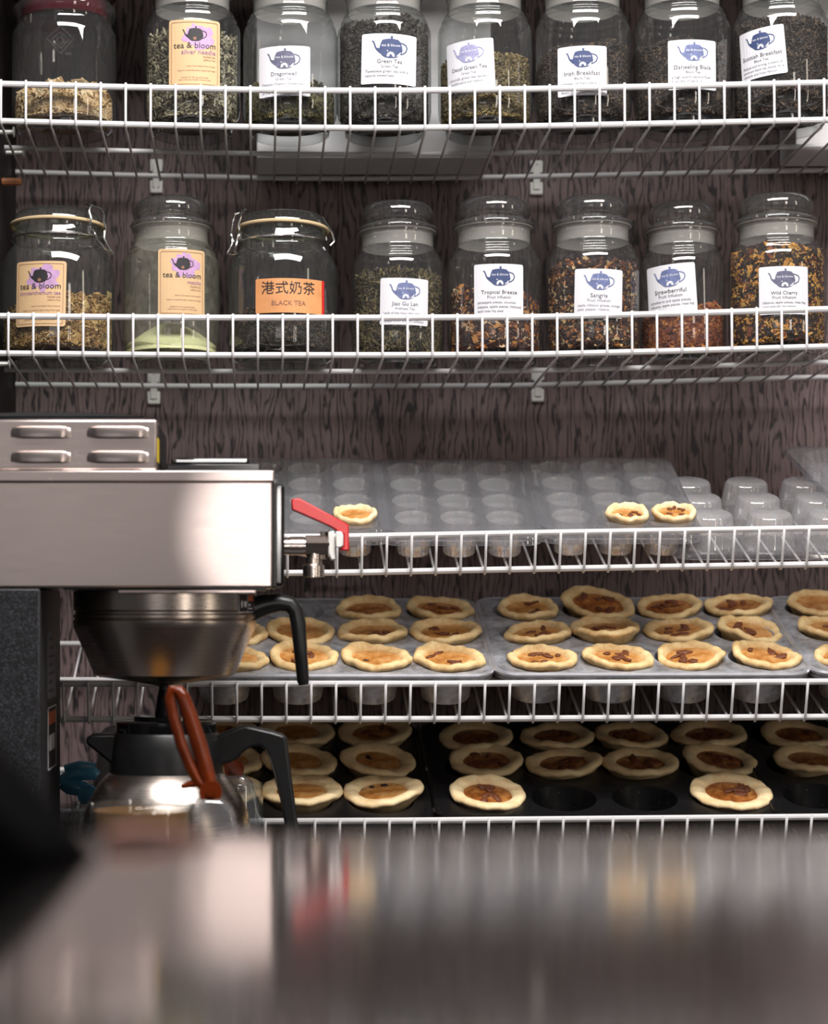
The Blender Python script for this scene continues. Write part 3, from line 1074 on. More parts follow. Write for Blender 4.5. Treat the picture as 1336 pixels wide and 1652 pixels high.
white_label(jG[0], jG[1], jG[2], (1047, 428, 1124, 507), 'Strawberriful', 'Fruit Infusion', ['strawberry and apple pieces,', 'hibiscus, apple pieces, rose hip'], M['ink_blue'], R(3.2))
jH = apothecary(1, 1255, 156, 311, 'stoppered jar full of yellow and black fruit pieces with Wild Cherry label', dc=2.594)
fill(jH, 'cherry', dict(hc=.113, peak=.003, seed=12), 'chunk', (.0046, .0036, .0026), 2600, 500, CORE_DARK, name='fruit_tea')
white_label(jH[0], jH[1], jH[2], (1226, 432, 1304, 510), 'Wild Cherry', 'Fruit Infusion', ['hibiscus, apple pieces, rose hip,', 'sour and cherry pieces'], M['ink_slate'])

# --- jars with a wire clasp
CLIP = [(0, .005), (.045, .003), (.050, 0), (.056, .003), (.0605, .011), (.062, .022), (.062, .098), (.061, .108), (.057, .119), (.0515, .127), (.0487, .130), (.0487, .133), (.0502, .135), (.0502, .139), (.0487, .141), (.0487, .151)]
CLIP_LID = [(0, .148), (.046, .148), (.0465, .153), (.0515, .1535), (.0515, .157), (.049, .160), (.047, .1645), (.044, .1675), (.02, .169), (0, .1693)]


def clasp_jar(px, wpx, top, dc, lab):
    rad = wpx / 2 * dc / F
    dd, z = deck(1, (dc - 2.5) / shelf_defs[1]['ct'], px)
    X = PX(px, dc)
    zb = EYE + z
    sz = ((VY - top) / F * (dc - 0.02) + EYE - zb) / .1693
    a = rad / .062
    root = thing('clasp_jar', lab, 'jar', (X, dc, zb), 'wire clasp jars', (R(-2.6), 0, 0))
    MB().lathe(sc_prof(CLIP, a, sz), 64).build('glass_body', M['glass_green'], root, True, 50)
    MB().lathe(sc_prof(CLIP_LID, a, sz), 64).build('glass_lid', M['glass_green'], root, True, 50)
    ring = [(.0512 * a * math.cos(2 * PI * k / 56), .0512 * a * math.sin(2 * PI * k / 56), (.1522 + .0016 * math.cos(2 * PI * k / 56 + 2.2)) * sz) for k in range(56)]
    MB().tube(ring, .0022, 8, True).build('rubber_gasket', M['gasket'], root, True)
    rw = [(.0508 * a * math.cos(2 * PI * k / 56), .0508 * a * math.sin(2 * PI * k / 56), .1372 * sz) for k in range(56)]
    MB().tube(rw, .0013, 6, True).build('neck_wire', M['wire_metal'], root, True)
    return root, (X, dc, zb), rad, sz, a


def bail(j, th):
    """wire clasp: loop over the lid edge, side legs, tension lever; th = angle from the side that faces the lens"""
    root, jc, rad, sz, a = j
    r0 = .0555 * a
    def P(u, out, z):
        s_ = th + u / r0
        rr = r0 + out
        return (rr * math.sin(s_), -rr * math.cos(s_), z * sz)
    MB().tube([P(-.011, .001, .137), P(-.0125, .004, .146), P(-.010, .0035, .153), P(-.012, .002, .161), P(-.008, .0, .168), P(-.006, -.008, .171), P(.006, -.008, .171), P(.008, 0, .168), P(.012, .002, .161), P(.010, .0035, .153), P(.0125, .004, .146), P(.011, .001, .137)], .00125, 8).build('clasp_loop', M['wire_metal'], root, True)
    MB().tube([P(-.013, .003, .136), P(-.011, .004, .143), P(-.006, .004, .139), P(-.004, .005, .132), P(0, .012, .121), P(.012, .013, .117), P(.018, .012, .116), P(.012, .010, .122), P(.009, .005, .133), P(.0105, .004, .142), P(.013, .003, .136)], .00125, 8).build('clasp_lever', M['wire_metal'], root, True)
    # hinge wire on the far side
    q = th + PI
    th2 = q
    def Q(u, out, z):
        s_ = th2 + u / r0
        rr = r0 + out
        return (rr * math.sin(s_), -rr * math.cos(s_), z * sz)
    MB().tube([Q(-.010, 0, .137), Q(-.010, .005, .142), Q(-.009, .003, .152), Q(-.007, -.008, .170), Q(.007, -.008, .170), Q(.009, .003, .152), Q(.010, .005, .142), Q(.010, 0, .137)], .00125, 8).build('hinge_loop', M['wire_metal'], root, True)


jA = clasp_jar(93, 183, 336, 2.588, 'wire clasp jar of dried yellow flowers with tan label at the left edge')
bail(jA, R(52))
rin = jA[2] - .0022
loose(jA[0], 'dried_flowers', rin * .985, .012, heap(.055, .008, .18, 0, rin, .004, 3), 'strip', (.0065, .0030, .0005), 2000, 800, TEA['flower'], CORE_LIGHT, .006)
kraft_label(jA[0], jA[1], jA[2], (27, 424, 106, 530), 'chrysanthemum tea', R(-1))
jC = clasp_jar(456, 176, 341, 2.583, 'wire clasp jar of dark leaf with orange Chinese label, beside the powder jar')
bail(jC, R(-68))
rin = jC[2] - .0022
loose(jC[0], 'loose_tea', rin * .985, .012, heap(.05, .004, 0, 0, rin, .003, 5), 'chunk', (.0026, .0012, .0010), 2400, 900, TEA['black'], CORE_DARK, .004)
wr, w_, h_ = jar_wrap(jC[1], jC[2], (413, 452, 522, 508))
lb = wrap_poly([rrect(w_, h_, 0.0008, 1)], wr, 0.0008, 'paper_label', M['paper_orange'], jC[0])
lb['label'] = 'orange paper label with black Chinese characters'
wrap_poly([[(w_ * .455, -h_ / 2), (w_ * .5, -h_ / 2), (w_ * .5, h_ / 2), (w_ * .455, h_ / 2)]], wr, .0011, 'red_band', M['ink_red'], lb)
wrap_text([('港式奶茶', -w_ * .04, h_ * .08, w_ * .74, 'C')], wr, .0012, 'title_lettering', M['ink_black'], lb)
wrap_text([('BLACK TEA', -w_ * .04, -h_ * .28, w_ * .46, 'C')], wr, .0012, 'small_lettering', M['ink_brown'], lb)

# --- the jar with the dark red lid, top left
dc = 2.5 + .0575 + .0068
rad = 168 / 2 * dc / F
dd, z = deck(0, dc - 2.5, 103)
jc = (PX(103, dc), dc, EYE + z)
root = thing('glass_jar', 'wide clear jar with dark red lid and a low heap of pale slices', 'jar', jc, None, (R(-2.6), 0, 0))
a = rad / .0575
prof = [(0, .005), (.044, .003), (.048, 0), (.053, .003), (.0565, .010), (.0575, .02), (.0575, .104), (.0565, .111), (.054, .115), (.0525, .119), (.0525, .124), (.056, .128), (.057, .132), (.057, .138), (.054, .141), (.051, .143), (.051, .152)]
MB().lathe(sc_prof(prof, a, 1.0), 64).build('glass_body', M['glass'], root, True, 50)
MB().lathe(sc_prof([(0, .147), (.049, .147), (.05, .153), (.058, .153), (.0595, .156), (.0595, .166), (.057, .169), (.04, .172), (0, .173)], a, 1.0), 64).build('red_lid', M['lid_red'], root, True, 50)
MB().lathe(sc_prof([(.046, .126), (.0475, .127), (.0475, .147), (.046, .147)], a, 1), 48).build('lid_plug', M['lid_red'], root, True)
rin = rad - .0024
loose(root, 'root_slices', rin * .97, .012, heap(.024, .026, 0, 0, rin, .006, 2), 'strip', (.0085, .0055, .0005), 700, 700, TEA['pale'], CORE_LIGHT, .006)
wr = Wrap(rad, R(1), .088)
dia = [(0, .016), (.014, .002), (0, -.014), (-.015, .003)]
m = MB()
for q, rr_ in ((1.0, .0008), (.6, .0007), (.3, .0007)):
    loop = []
    for i in range(4):
        A_, B_ = dia[i], dia[(i + 1) % 4]
        for k in range(4):
            loop.append(wr((A_[0] + (B_[0] - A_[0]) * k / 4) * q, (A_[1] + (B_[1] - A_[1]) * k / 4) * q, .0003))
    m.tube(loop, rr_, 6, True)
m.build('embossed_diamond', M['glass'], root, True)

# ------------------------------------------------------------------ coffee brewer
DN, DF = 2.2, 2.42


def bpx(x0, x1, y0, y1, d0, d1, dr=None):
    a = W(x0, y1, d0 if dr is None else dr)
    b = W(x1, y0, d0 if dr is None else dr)
    return (a.x, d0, a.z), (b.x, d1, b.z)


BENCH = EYE - 0.315
root = thing('coffee_brewer', 'stainless steel coffee brewer with red tap lever', 'coffee machine', (0, 0, 0))
XL = -90
MB().box(*bpx(XL, 440, 776, 948, DN, DF)).build('brew_housing', M['steel'], root, bevel=0.002)
a, b = bpx(XL, 442, 759, 777, DN - .0016, DF + .0016)
MB().box(a, b).build('top_flange', M['steel'], root, bevel=0.0012)
a, b = bpx(XL, 254, 676, 759, DN + .002, DF - .02)
up = MB().box(a, b).build('upper_housing', M['steel'], root, bevel=0.0025)
MB().prism([(b[0] + .0004, a[2] + .002), (b[0] + .0004, b[2] - .002), (b[0] - .006, b[2] + .0012), (b[0] - .006, b[2] - .004)], DN + .004, DF - .022)
st_ = MB().box((b[0] - .0006, DN + .004, W(0, 745, DN).z), (b[0] + .0006, DN + .03, W(0, 706, DN).z)).build('warning_sticker', M['ink_yellow'], up)
MB().box((b[0] - .0006, DN + .03, W(0, 757, DN).z), (b[0] + .0008, DF - .025, W(0, 682, DN).z)).build('end_panel', M['black_plastic'], up)
for (lx0, lx1) in ((14, 118), (137, 244)):
    for (ly0, ly1) in ((686, 707), (726, 747)):
        A0 = W(lx0, ly1, DN); B0 = W(lx1, ly0, DN)
        wd, hh = B0.x - A0.x, B0.z - A0.z
        out = .0065
        m = MB()
        # a pressed scoop: flat sloped face, rounded ends, open lower edge
        cols = [(0, 0, .35), (.06, .35, .25), (.12, .75, .1), (.2, 1, 0), (.8, 1, 0), (.88, .75, .1), (.94, .35, .25), (1, 0, .35)]
        vs, fs = [], []
        for (u, p_, e) in cols:
            x = A0.x + u * wd
            vs += [(x, DN + .003, B0.z - e * hh * .5), (x, DN + .003 - out * p_ * .58, B0.z - hh * .16 - e * hh * .3),
                   (x, DN + .003 - out * p_, A0.z + hh * .12 + e * hh * .3), (x, DN + .003 - out * p_ * .9, A0.z + e * hh * .4), (x, DN + .003, A0.z + .001 + e * hh * .4)]
        for i in range(len(cols) - 1):
            for k in range(4):
                fs.append((i * 5 + k, i * 5 + k + 1, i * 5 + 5 + k + 1, i * 5 + 5 + k))
        m.add(vs, fs).build('louver', M['steel'], up, True, 40)
# black lids on top
a, b = bpx(XL, 236, 671, 677, DN + .008, DF - .03)
tl = MB().box(a, b).build('tank_lid', M['black_gloss'], root, bevel=.002)
m = MB()
arc = []
for k in range(13):
    u = k / 12
    arc.append((a[0] + (b[0] - a[0]) * u, b[2] - .001 + .0052 * math.sin(PI * min(1, u * 1.0)) ** .6 + .0002))
m.prism(arc, a[1] + .01, b[1] - .01)
m.build('lid_dome', M['black_gloss'], tl, True, 40)
a, b = bpx(268, 420, 748, 760, DN + .012, DF - .02)
dl = MB().box(a, b).build('brew_lid', M['black_gloss'], root, bevel=.0015)
a, b = bpx(276, 402, 738, 749, DN + .03, DF - .05)
MB().box(a, b).build('lid_plate', M['black_gloss'], dl, bevel=.002)
a, b = bpx(284, 398, 741, 746, DN + .0285, DN + .031)
MB().box(a, b).build('lid_trim', M['chrome'], dl, bevel=.0005)
a, b = bpx(441, 459, 781, 946, DN + .012, DF - .012)
fp = MB().box(a, b).build('front_plate', M['black_gloss'], root, bevel=.0035)
a2, b2 = bpx(440, 447, 778, 948, DN + .004, DF - .004)
MB().box(a2, b2).build('front_gasket', M['black_plastic'], root, bevel=.001)
# column with speckled paint and stickers on its inner face
a, b = bpx(XL, 65, 949, 1400, DN + .001, DF)
b = (b[0], b[1], W(0, 949, DN).z)
a = (a[0], a[1], BENCH + .012)
colm = MB().box(a, b).build('column', M['speckle'], root, bevel=.002)
cx = b[0]
for (y0, y1, mat_, nm) in ((1020, 1125, M['ink_light'], 'instruction_sticker'), (1138, 1238, M['ink_black'], 'warning_sticker')):
    dm = DN + .13
    z0_, z1_ = W(0, y1, dm).z, W(0, y0, dm).z
    stc = MB().box((cx - .0004, DN + .075, z0_), (cx + .0005, DN + .165, z1_)).build(nm, mat_, colm)
    if nm == 'warning_sticker':
        for (q0, q1, r0, r1, mt) in ((0, 1, 0, .02, 'ink_white'), (0, 1, .98, 1, 'ink_white'), (0, .03, 0, 1, 'ink_white'), (.97, 1, 0, 1, 'ink_white'), (.05, .95, .72, .92, 'ink_orange'), (.2, .8, .3, .55, 'ink_white')):
            MB().box((cx + .0004, DN + .075 + .09 * q0, z0_ + (z1_ - z0_) * r0), (cx + .0008, DN + .075 + .09 * q1, z0_ + (z1_ - z0_) * r1)).build('sticker_print', M[mt], stc)
    else:
        for k in range(7):
            zz = z1_ - .008 - k * .0085
            MB().box((cx + .0004, DN + .083, zz), (cx + .0008, DN + .083 + .07 * (.6 + .4 * ((k * 37) % 5) / 5), zz + .003)).build('sticker_print', M['ink_grey'], stc)
# underside: slide rails and spray head
a, b = bpx(190, 413, 951, 957, DN + .012, DN + .020)
MB().box(a, b).build('slide_rail', M['steel'], root, bevel=.0008)
a, b = bpx(190, 413, 951, 957, DF - .02, DF - .012, DN)
MB().box(a, b).build('slide_rail', M['steel'], root, bevel=.0008)
a, b = bpx(100, 430, 947, 951, DN + .01, DF - .01, DN)
MB().box(a, b).build('underside_plate', M['black_plastic'], root)
# base plate standing on the bench
a, b = bpx(XL, 470, 1000, 1010, DN - .002, DF + .005)
base_plate = MB().box((a[0], a[1], BENCH), (b[0], b[1], BENCH + .014)).build('base_plate', M['speckle'], root, bevel=.002)
MB().lathe([(0, .004), (.08, .004), (.082, 0)], 40, (PX(268, 2.31), 2.31, BENCH + .0135)).build('warmer_plate', M['black_gloss'], root, True)

# tap
DT = 2.31
def tp(px, py, d=DT):
    return W(px, py, d)
tap = MB().tube([tp(456, 881), tp(520, 881)], .0088, 20).build('tap_pipe', M['steel_dark'], root, True, 40)
m = MB().tube([tp(493, 881), tp(531, 881)], .0108, 6)
m.build('tap_nut', M['steel_dark'], tap, False)
MB().tube([tp(468, 881), tp(490, 881)], .0093, 20).build('pipe_sleeve', M['steel'], tap, True, 40)
MB().tube([tp(507, 876), tp(507, 902)], .0077, 20).build('tap_body', M['steel_dark'], tap, True, 40)
MB().tube([tp(506, 901), tp(506, 910), tp(506, 913), tp(506, 931)], [.0085, .0085, .0108, .0108], 24).build('spout_tip', M['steel_dark'], tap, True, 40)
MB().tube([tp(523, 858), tp(523, 902)], .004, 6).build('tap_flange', M['steel_dark'], tap, False)
m = MB().prism([(tp(x_, y_).x, tp(x_, y_).z) for x_, y_ in ((529, 859), (539, 856), (541, 903), (534, 905), (529, 893))], DT - .010, DT + .010)
m.build('collar', M['white_plastic'], tap, bevel=.0015)
m = MB().prism([(tp(x_, y_).x, tp(x_, y_).z) for x_, y_ in ((541, 858), (550, 858), (553, 863), (553, 881), (548, 884), (541, 884))], DT - .014, DT - .006)
m.build('lever_pivot', M['white_plastic'], tap, bevel=.001)
lever = [(470, 806), (482, 804), (562, 847), (563, 889), (545, 888), (554, 882), (554, 862), (545, 858), (536, 852), (530, 849), (471, 823)]
m = MB().prism([(tp(x_, y_).x, tp(x_, y_).z) for x_, y_ in lever], DT - .011, DT + .011)
m.build('lever', M['red_plastic'], tap, bevel=.0012)['label'] = 'bright red tap lever'

# ------------------------------------------------------------------ brew basket in the slide rails
DB = 2.31
zz = lambda y_, d=DB: EYE + (VY - y_) / F * d
bc = (PX(265.5, DB), DB)
root = thing('brew_basket', 'steel brew basket with black handle hanging under the brewer', 'filter basket', (bc[0], bc[1], zz(1107)))
zr = lambda y_: zz(y_) - zz(1107)
prof = [(.0860, zr(953)), (.0905, zr(954)), (.0905, zr(984)), (.0885, zr(987)), (.0885, zr(990)), (.0908, zr(992)), (.0908, zr(996)), (.0890, zr(998)), (.0908, zr(1001)), (.0905, zr(1012)), (.0700, zr(1088)), (.0660, zr(1091)), (.010, zr(1105)), (.006, zr(1107)), (0, zr(1107)), ]
MB().lathe(prof, 72).build('steel_bowl', M['steel_dark'], root, True, 25)
MB().tube([(0, 0, 0), (0, 0, -.006)], .0055, 12).build('drip_tip', M['black_plastic'], root, True)
hp = [(405, 984, 19), (430, 975, 17), (452, 972, 14.5), (468, 975, 13.5), (477, 986, 12.5), (481, 1005, 12.5), (485, 1050, 11), (489, 1098, 10), (490, 1105, 8)]
pts = [Vector((PX(x_, DB) - bc[0], 0, zz(y_) - zz(1107))) for x_, y_, r_ in hp]
MB().tube(pts, [r_ * DB / F for _, _, r_ in hp], 14).build('handle', M['black_plastic'], root, True, 60)['label'] = 'curved black plastic handle'
wr = Wrap(.0906, math.asin((PX(398, DB - .06) - bc[0]) / .0906), zr(973))
sk = wrap_poly([rrect(.032, .0185, .0006, 1)], wr, .0004, 'warning_sticker', M['ink_white'], root)
wrap_poly([rrect(.0305, .0170, .0003, 1)], wr, .0007, 'sticker_ground', M['ink_black'], sk)
wrap_poly([[(.001, .002), (.0147, .002), (.0147, .0078), (.001, .0078)]], wr, .0010, 'orange_panel', M['ink_orange'], sk)
wrap_poly([[(-.0122, -.005), (-.0104, -.004), (-.0095, -.001), (-.011, .003), (-.0128, .001)], [(-.0078, .0015), (-.0018, .0015), (-.0030, -.004), (-.0066, -.004)], [(-.0005, -.0085), (.0002, -.0085), (.0002, .0085), (-.0005, .0085)],
           [(.002, -.003), (.0065, -.003), (.0065, -.001), (.002, -.001)], [(.002, -.006), (.012, -.006), (.012, -.0048), (.002, -.0048)]], wr, .0010, 'sticker_print', M['ink_white'], sk)

# ------------------------------------------------------------------ coffee server
DS = 2.31
sx_ = PX(268, DS)
root = thing('coffee_server', 'steel and black thermal coffee server standing under the brew basket', 'coffee pot', (sx_, DS, BENCH + .018))
zs = lambda y_: EYE + (VY - y_) / F * DS - (BENCH + .018)
rp = lambda w_: w_ / 2 * DS / F
H = zs(1245)
MB().lathe([(0, 0), (.074, 0), (.080, .004), (.082, .012), (.084, .05), (rp(272), zs(1335)), (rp(264), zs(1310)), (rp(246), zs(1288)), (rp(218), zs(1264)), (rp(192), zs(1249)), (rp(176), zs(1243))], 64).build('steel_body', M['steel_dark'], root, True, 40)
MB().lathe([(rp(178), zs(1250)), (rp(184), zs(1248)), (rp(182), zs(1222)), (rp(172), zs(1184)), (rp(166), zs(1181)), (0, zs(1181))], 56).build('collar', M['black_plastic'], root, True, 40)
MB().lathe([(rp(162), zs(1184)), (rp(164), zs(1180)), (rp(162), zs(1164)), (rp(150), zs(1162)), (rp(106), zs(1161)), (rp(104), zs(1155)), (rp(60), zs(1154)), (0, zs(1154))], 56).build('lid', M['black_gloss'], root, True, 40)
MB().lathe([(rp(38), zs(1156)), (rp(30), zs(1125)), (rp(24), zs(1112)), (0, zs(1112))], 24).build('lid_funnel', M['black_gloss'], root, True, 40)
sp_ = [(200, 1183), (150, 1183), (140, 1190), (141, 1199), (158, 1212), (180, 1230), (200, 1242)]
MB().prism([(PX(x_, DS) - sx_, zs(y_)) for x_, y_ in sp_], -.018, .018).build('spout', M['black_plastic'], root, bevel=.004)
hd = [(345, 1188), (357, 1184), (372, 1177), (394, 1169), (405, 1171), (440, 1179), (459, 1185), (463, 1192), (470, 1250), (481, 1330), (484, 1352), (472, 1360), (463, 1352), (452, 1290), (441, 1246), (434, 1222), (428, 1210), (419, 1203), (408, 1203), (397, 1209), (384, 1222), (372, 1229), (356, 1232), (345, 1236)]
MB().prism([(PX(x_, DS) - sx_, zs(y_)) for x_, y_ in hd], -.0125, .0125).build('handle', M['black_plastic'], root, bevel=.003)


# ------------------------------------------------------------------ glass pitchers with plastic handles
def pitcher(px, wpx, rim_y, d, lab, mat, liquid, hinge, loop):
    rad = wpx / 2 * d / F
    x = PX(px, d)
    z = EYE + (VY - rim_y) / F * d
    h = z - BENCH
    root = thing('glass_pitcher', lab, 'pitcher', (x, d, BENCH), 'glass pitchers with plastic handles')
    MB().lathe([(0, .006), (rad * .9, .005), (rad * .95, 0), (rad * 1.02, .004), (rad * 1.06, .03), (rad * 1.04, h * .6), (rad, h - .008), (rad * 1.01, h - .001), (rad * .985, h), (rad * .965, h - .008), (rad * 1.0, h * .6), (rad * 1.02, .03), (rad * .97, .009), (0, .010)], 56).build('glass_body', M['glass'], root, True, 60)
    if liquid:
        MB().lathe([(0, .0105), (rad * .95, .0105), (rad * .985, .03), (rad * .965, h * .6), (rad * .945, h - .006), (0, h - .006)], 48).build('tea', M['tea_liquid'], root, True, 40)
    L = lambda px_, py_, dd=d: (PX(px_, dd) - x, dd - d, EYE + (VY - py_) / F * dd - BENCH)
    if hinge:
        hx, hy = hinge
        c = L(hx, hy)
        k = MB().tube([(c[0], c[1] - .010, c[2]), (c[0], c[1] + .010, c[2])], .0105, 20).build('hinge', mat, root, True, 40)
        MB().tube([(c[0], c[1] - .0125, c[2]), (c[0], c[1] - .0095, c[2])], .004, 14).build('hinge_pin', mat, k, True, 40)
        # clear bracket between hinge and body
        q0, q1 = L(hx - 26, hy + 22), L(hx + 30, hy + 120)
        ol = [(q0[0], c[2] - .006), (c[0] + .010, c[2] - .006), (c[0] + .020, c[2] - .016), (c[0] + .026, c[2] - .04), (c[0] + .026, c[2] - .09), (q0[0], c[2] - .09)]
        MB().prism(ol, -.013, .013).build('clear_bracket', M['plastic_clear'], root, bevel=.004)
    if loop:
        m = MB()
        outl = [Vector(L(a_, b_)) for a_, b_, _ in loop]
        m.tube(outl, [r_ * d / F for _, _, r_ in loop], 12)
        m.build('handle', mat, root, True, 60)
    return root, L


# handle of the front pitcher stands up: two bars that meet at the top and at the hinge
lp = [(339, 1268, 12), (333, 1245, 13), (322, 1205, 13.5), (307, 1157, 12.5), (296, 1126, 11.5), (288, 1114, 10), (278, 1113, 9), (274, 1126, 9), (280, 1158, 9), (294, 1205, 9.5), (309, 1240, 9.5), (321, 1262, 9), (335, 1272, 9)]
pr, L = pitcher(229, 168, 1296, 2.12, 'glass pitcher of amber tea with upright brown handle, in front of the server', M['brown_plastic'], True, (340, 1277), lp)
MB().tube([L(322, 1262), L(303, 1266), L(292, 1270)], [.004, .0032, .002], 8).build('thumb_tab', M['brown_plastic'], pr, True)
pr, L = pitcher(372, 104, 1262, 2.452, 'clear pitcher with brown hinge half hidden behind the server', M['brown_plastic'], False, (378, 1240), None)
pr, L = pitcher(104, 92, 1300, 2.452, 'clear pitcher with folded blue plastic handle left of the server', M['blue_plastic'], False, (142, 1282), [(146, 1280, 14), (130, 1272, 13), (112, 1268, 14), (100, 1262, 11)])
MB().tube([L(96, 1262), L(120, 1248), L(150, 1246), L(158, 1252)], [.006, .008, .008, .005], 10).build('thumb_tab', M['blue_plastic'], pr, True)
MB().tube([L(104, 1240), L(128, 1236), L(154, 1238)], [.004, .006, .005], 10).build('lid_tab', M['blue_plastic'], pr, True)

# bench under the brewer
o = thing('back_bench', 'dark low bench behind the counter under the brewer', 'counter', (0, 0, 0))
MB().box((-.62, 2.02, BENCH - .03), (.16, 2.485, BENCH)).build('bench_top', M['counter_side'], o, bevel=.003)
MB().box((-.60, 2.04, 0), (.14, 2.47, BENCH - .03)).build('bench_body', M['side_panel'], o)

# ------------------------------------------------------------------ tins, trays and tarts
def cell_sheet(nx, ny, p, rc, margin, corner, drop, seg=24, fold=.004):
    """flat sheet with round holes, rounded corners and a turned-down edge; centre of the sheet at 0, y towards the back"""
    m = MB()
    for ix in range(nx):
        for iy in range(ny):
            cx, cy = (ix - (nx - 1) / 2) * p, (iy - (ny - 1) / 2) * p
            vs, fs = [], []
            for k in range(seg):
                a = 2 * PI * (k + .5) / seg
                c, s_ = math.cos(a), math.sin(a)
                q = p / 2 / max(abs(c), abs(s_))
                vs.append((cx + rc * c, cy + rc * s_, 0))
                vs.append((cx + q * c, cy + q * s_, 0))
            for k in range(seg):
                l = (k + 1) % seg
                fs.append((2 * k, 2 * k + 1, 2 * l + 1, 2 * l))
            # corners of the square
            for sx2, sy2 in ((1, 1), (-1, 1), (-1, -1), (1, -1)):
                ia = [k for k in range(seg)]
                k0 = min(ia, key=lambda k: (Vector((vs[2 * k + 1][0] - cx, vs[2 * k + 1][1] - cy)) - Vector((sx2 * p / 2, sy2 * p / 2))).length)
                k1 = min([k for k in ia if k != k0], key=lambda k: (Vector((vs[2 * k + 1][0] - cx, vs[2 * k + 1][1] - cy)) - Vector((sx2 * p / 2, sy2 * p / 2))).length)
                vs.append((cx + sx2 * p / 2, cy + sy2 * p / 2, 0))
                fs.append((2 * k0 + 1, 2 * k1 + 1, len(vs) - 1))
            m.add(vs, fs)
    hw, hh = nx * p / 2, ny * p / 2
    N = 12
    def perim(hw_, hh_, rc_):
        pts = []
        for cx, cy, a0 in ((hw_ - rc_, hh_ - rc_, 0), (-hw_ + rc_, hh_ - rc_, 90), (-hw_ + rc_, -hh_ + rc_, 180), (hw_ - rc_, -hh_ + rc_, 270)):
            for k in range(N + 1):
                a = R(a0 + 90 * k / N)
                pts.append((cx + rc_ * math.cos(a), cy + rc_ * math.sin(a)))
        return pts
    e = 1e-5
    rings = [(perim(hw, hh, e), 0), (perim(hw + margin - .003, hh + margin - .003, corner - .003), 0), (perim(hw + margin - .001, hh + margin - .001, corner - .001), -.0008), (perim(hw + margin, hh + margin, corner), -.003), (perim(hw + margin + .0005, hh + margin + .0005, corner), -drop),
             (perim(hw + margin - .002, hh + margin - .002, corner), -drop)]
    n = len(rings[0][0])
    vs = [(x, y, z) for ps, z in rings for x, y in ps]
    fs = []
    for i in range(len(rings) - 1):
        for k in range(n):
            l = (k + 1) % n
            fs.append((i * n + k, i * n + l, (i + 1) * n + l, (i + 1) * n + k))
    m.add(vs, fs)
    return m


def ray_on_plane(px, py, o_, nrm):
    dr = Vector(((px - VX) / F, 1, (VY - py) / F))
    org = Vector((0, 0, EYE))
    t_ = (o_ - org).dot(nrm) / dr.dot(nrm)
    return org + dr * t_


def tart_meshes(rad, seed, depth, fillr=.66, rim=.0055, wob=.05):
    rnd = random.Random(seed)
    n = 44
    ph = [rnd.uniform(0, 6.28) for _ in range(8)]
    am = [rnd.uniform(.4, 1) for _ in range(8)]
    def wv_(a):
        return wob * (am[0] * math.sin(2 * a + ph[0]) + .7 * am[1] * math.sin(3 * a + ph[1]) + .5 * am[2] * math.sin(5 * a + ph[2]) + .35 * am[3] * math.sin(9 * a + ph[3]))
    def hz(a):
        return .0016 * (am[4] * math.sin(2 * a + ph[4]) + .8 * am[5] * math.sin(4 * a + ph[5]) + .5 * am[6] * math.sin(7 * a + ph[6]) + .4 * math.sin(13 * a + ph[7]))
    prof = [(0, -depth), (.62, -depth), (.70, -depth + .002), (.86, -.004), (.93, -.0010), (.985, .0008), (1.0, rim * .42), (.975, rim * .8), (.90, rim), (.82, rim * .96), (fillr + .06, rim * .72), (fillr + .01, rim * .35), (fillr - .03, -.001)]
    vs, fs = [], []
    idx = []
    for j, (q, z) in enumerate(prof):
        if q == 0:
            idx.append([len(vs)]); vs.append((0, 0, z)); continue
        row = []
        for k in range(n):
            a = 2 * PI * k / n
            wq = 1 + wv_(a) * (q ** 2 if q > .8 else .3) + (.35 * wob * math.sin(6 * a + ph[2]) if j >= 9 else 0)
            zh = hz(a) * (1 if q > .8 else .3) if z > -.002 else 0
            row.append(len(vs))
            vs.append((rad * q * wq * math.cos(a), rad * q * wq * math.sin(a), z + zh))
        idx.append(row)
    for A_, B_ in zip(idx[:-1], idx[1:]):
        for k in range(n):
            l = (k + 1) % n
            if len(A_) == 1:
                fs.append((A_[0], B_[l], B_[k]))
            else:
                fs.append((A_[k], A_[l], B_[l], B_[k]))
    crust = MB().add(vs, fs).mesh('crust', True)
    vs, fs = [(0, 0, rim * .30)], []
    for g_, q in enumerate((.35, .7, 1.0)):
        for k in range(n):
            a = 2 * PI * k / n
            rr = rad * (fillr + .085) * q * (1 + wv_(a) * .3 * q)
            vs.append((rr * math.cos(a), rr * math.sin(a), rim * .30 + .0006 * math.sin(5 * rr / rad * 3 + ph[0] + a) - (.0 if q < 1 else .0012)))
    for k in range(n):
        l = (k + 1) % n
        fs.append((0, 1 + k, 1 + l))
        for g_ in range(2):
            fs.append((1 + g_ * n + k, 1 + (g_ + 1) * n + k, 1 + (g_ + 1) * n + l, 1 + g_ * n + l))
    fil = MB().add(vs, fs).mesh('filling', True)
    return crust, fil


def nut_mesh(seed):
    rnd = random.Random(seed)
    bm = bmesh.new()
    bmesh.ops.create_icosphere(bm, subdivisions=1, radius=1)
    for v_ in bm.verts:
        v_.co *= 1 + rnd.uniform(-.22, .22)
    me = bpy.data.meshes.new('pecan_piece')
    bm.to_mesh(me); bm.free()
    for p_ in me.polygons:
        p_.use_smooth = True
    me.materials.append(M['pecan'])
    return me


NUTS = [nut_mesh(k) for k in range(5)]
RAIS = nut_mesh(9)
RAIS.materials.clear(); RAIS.materials.append(M['raisin'])


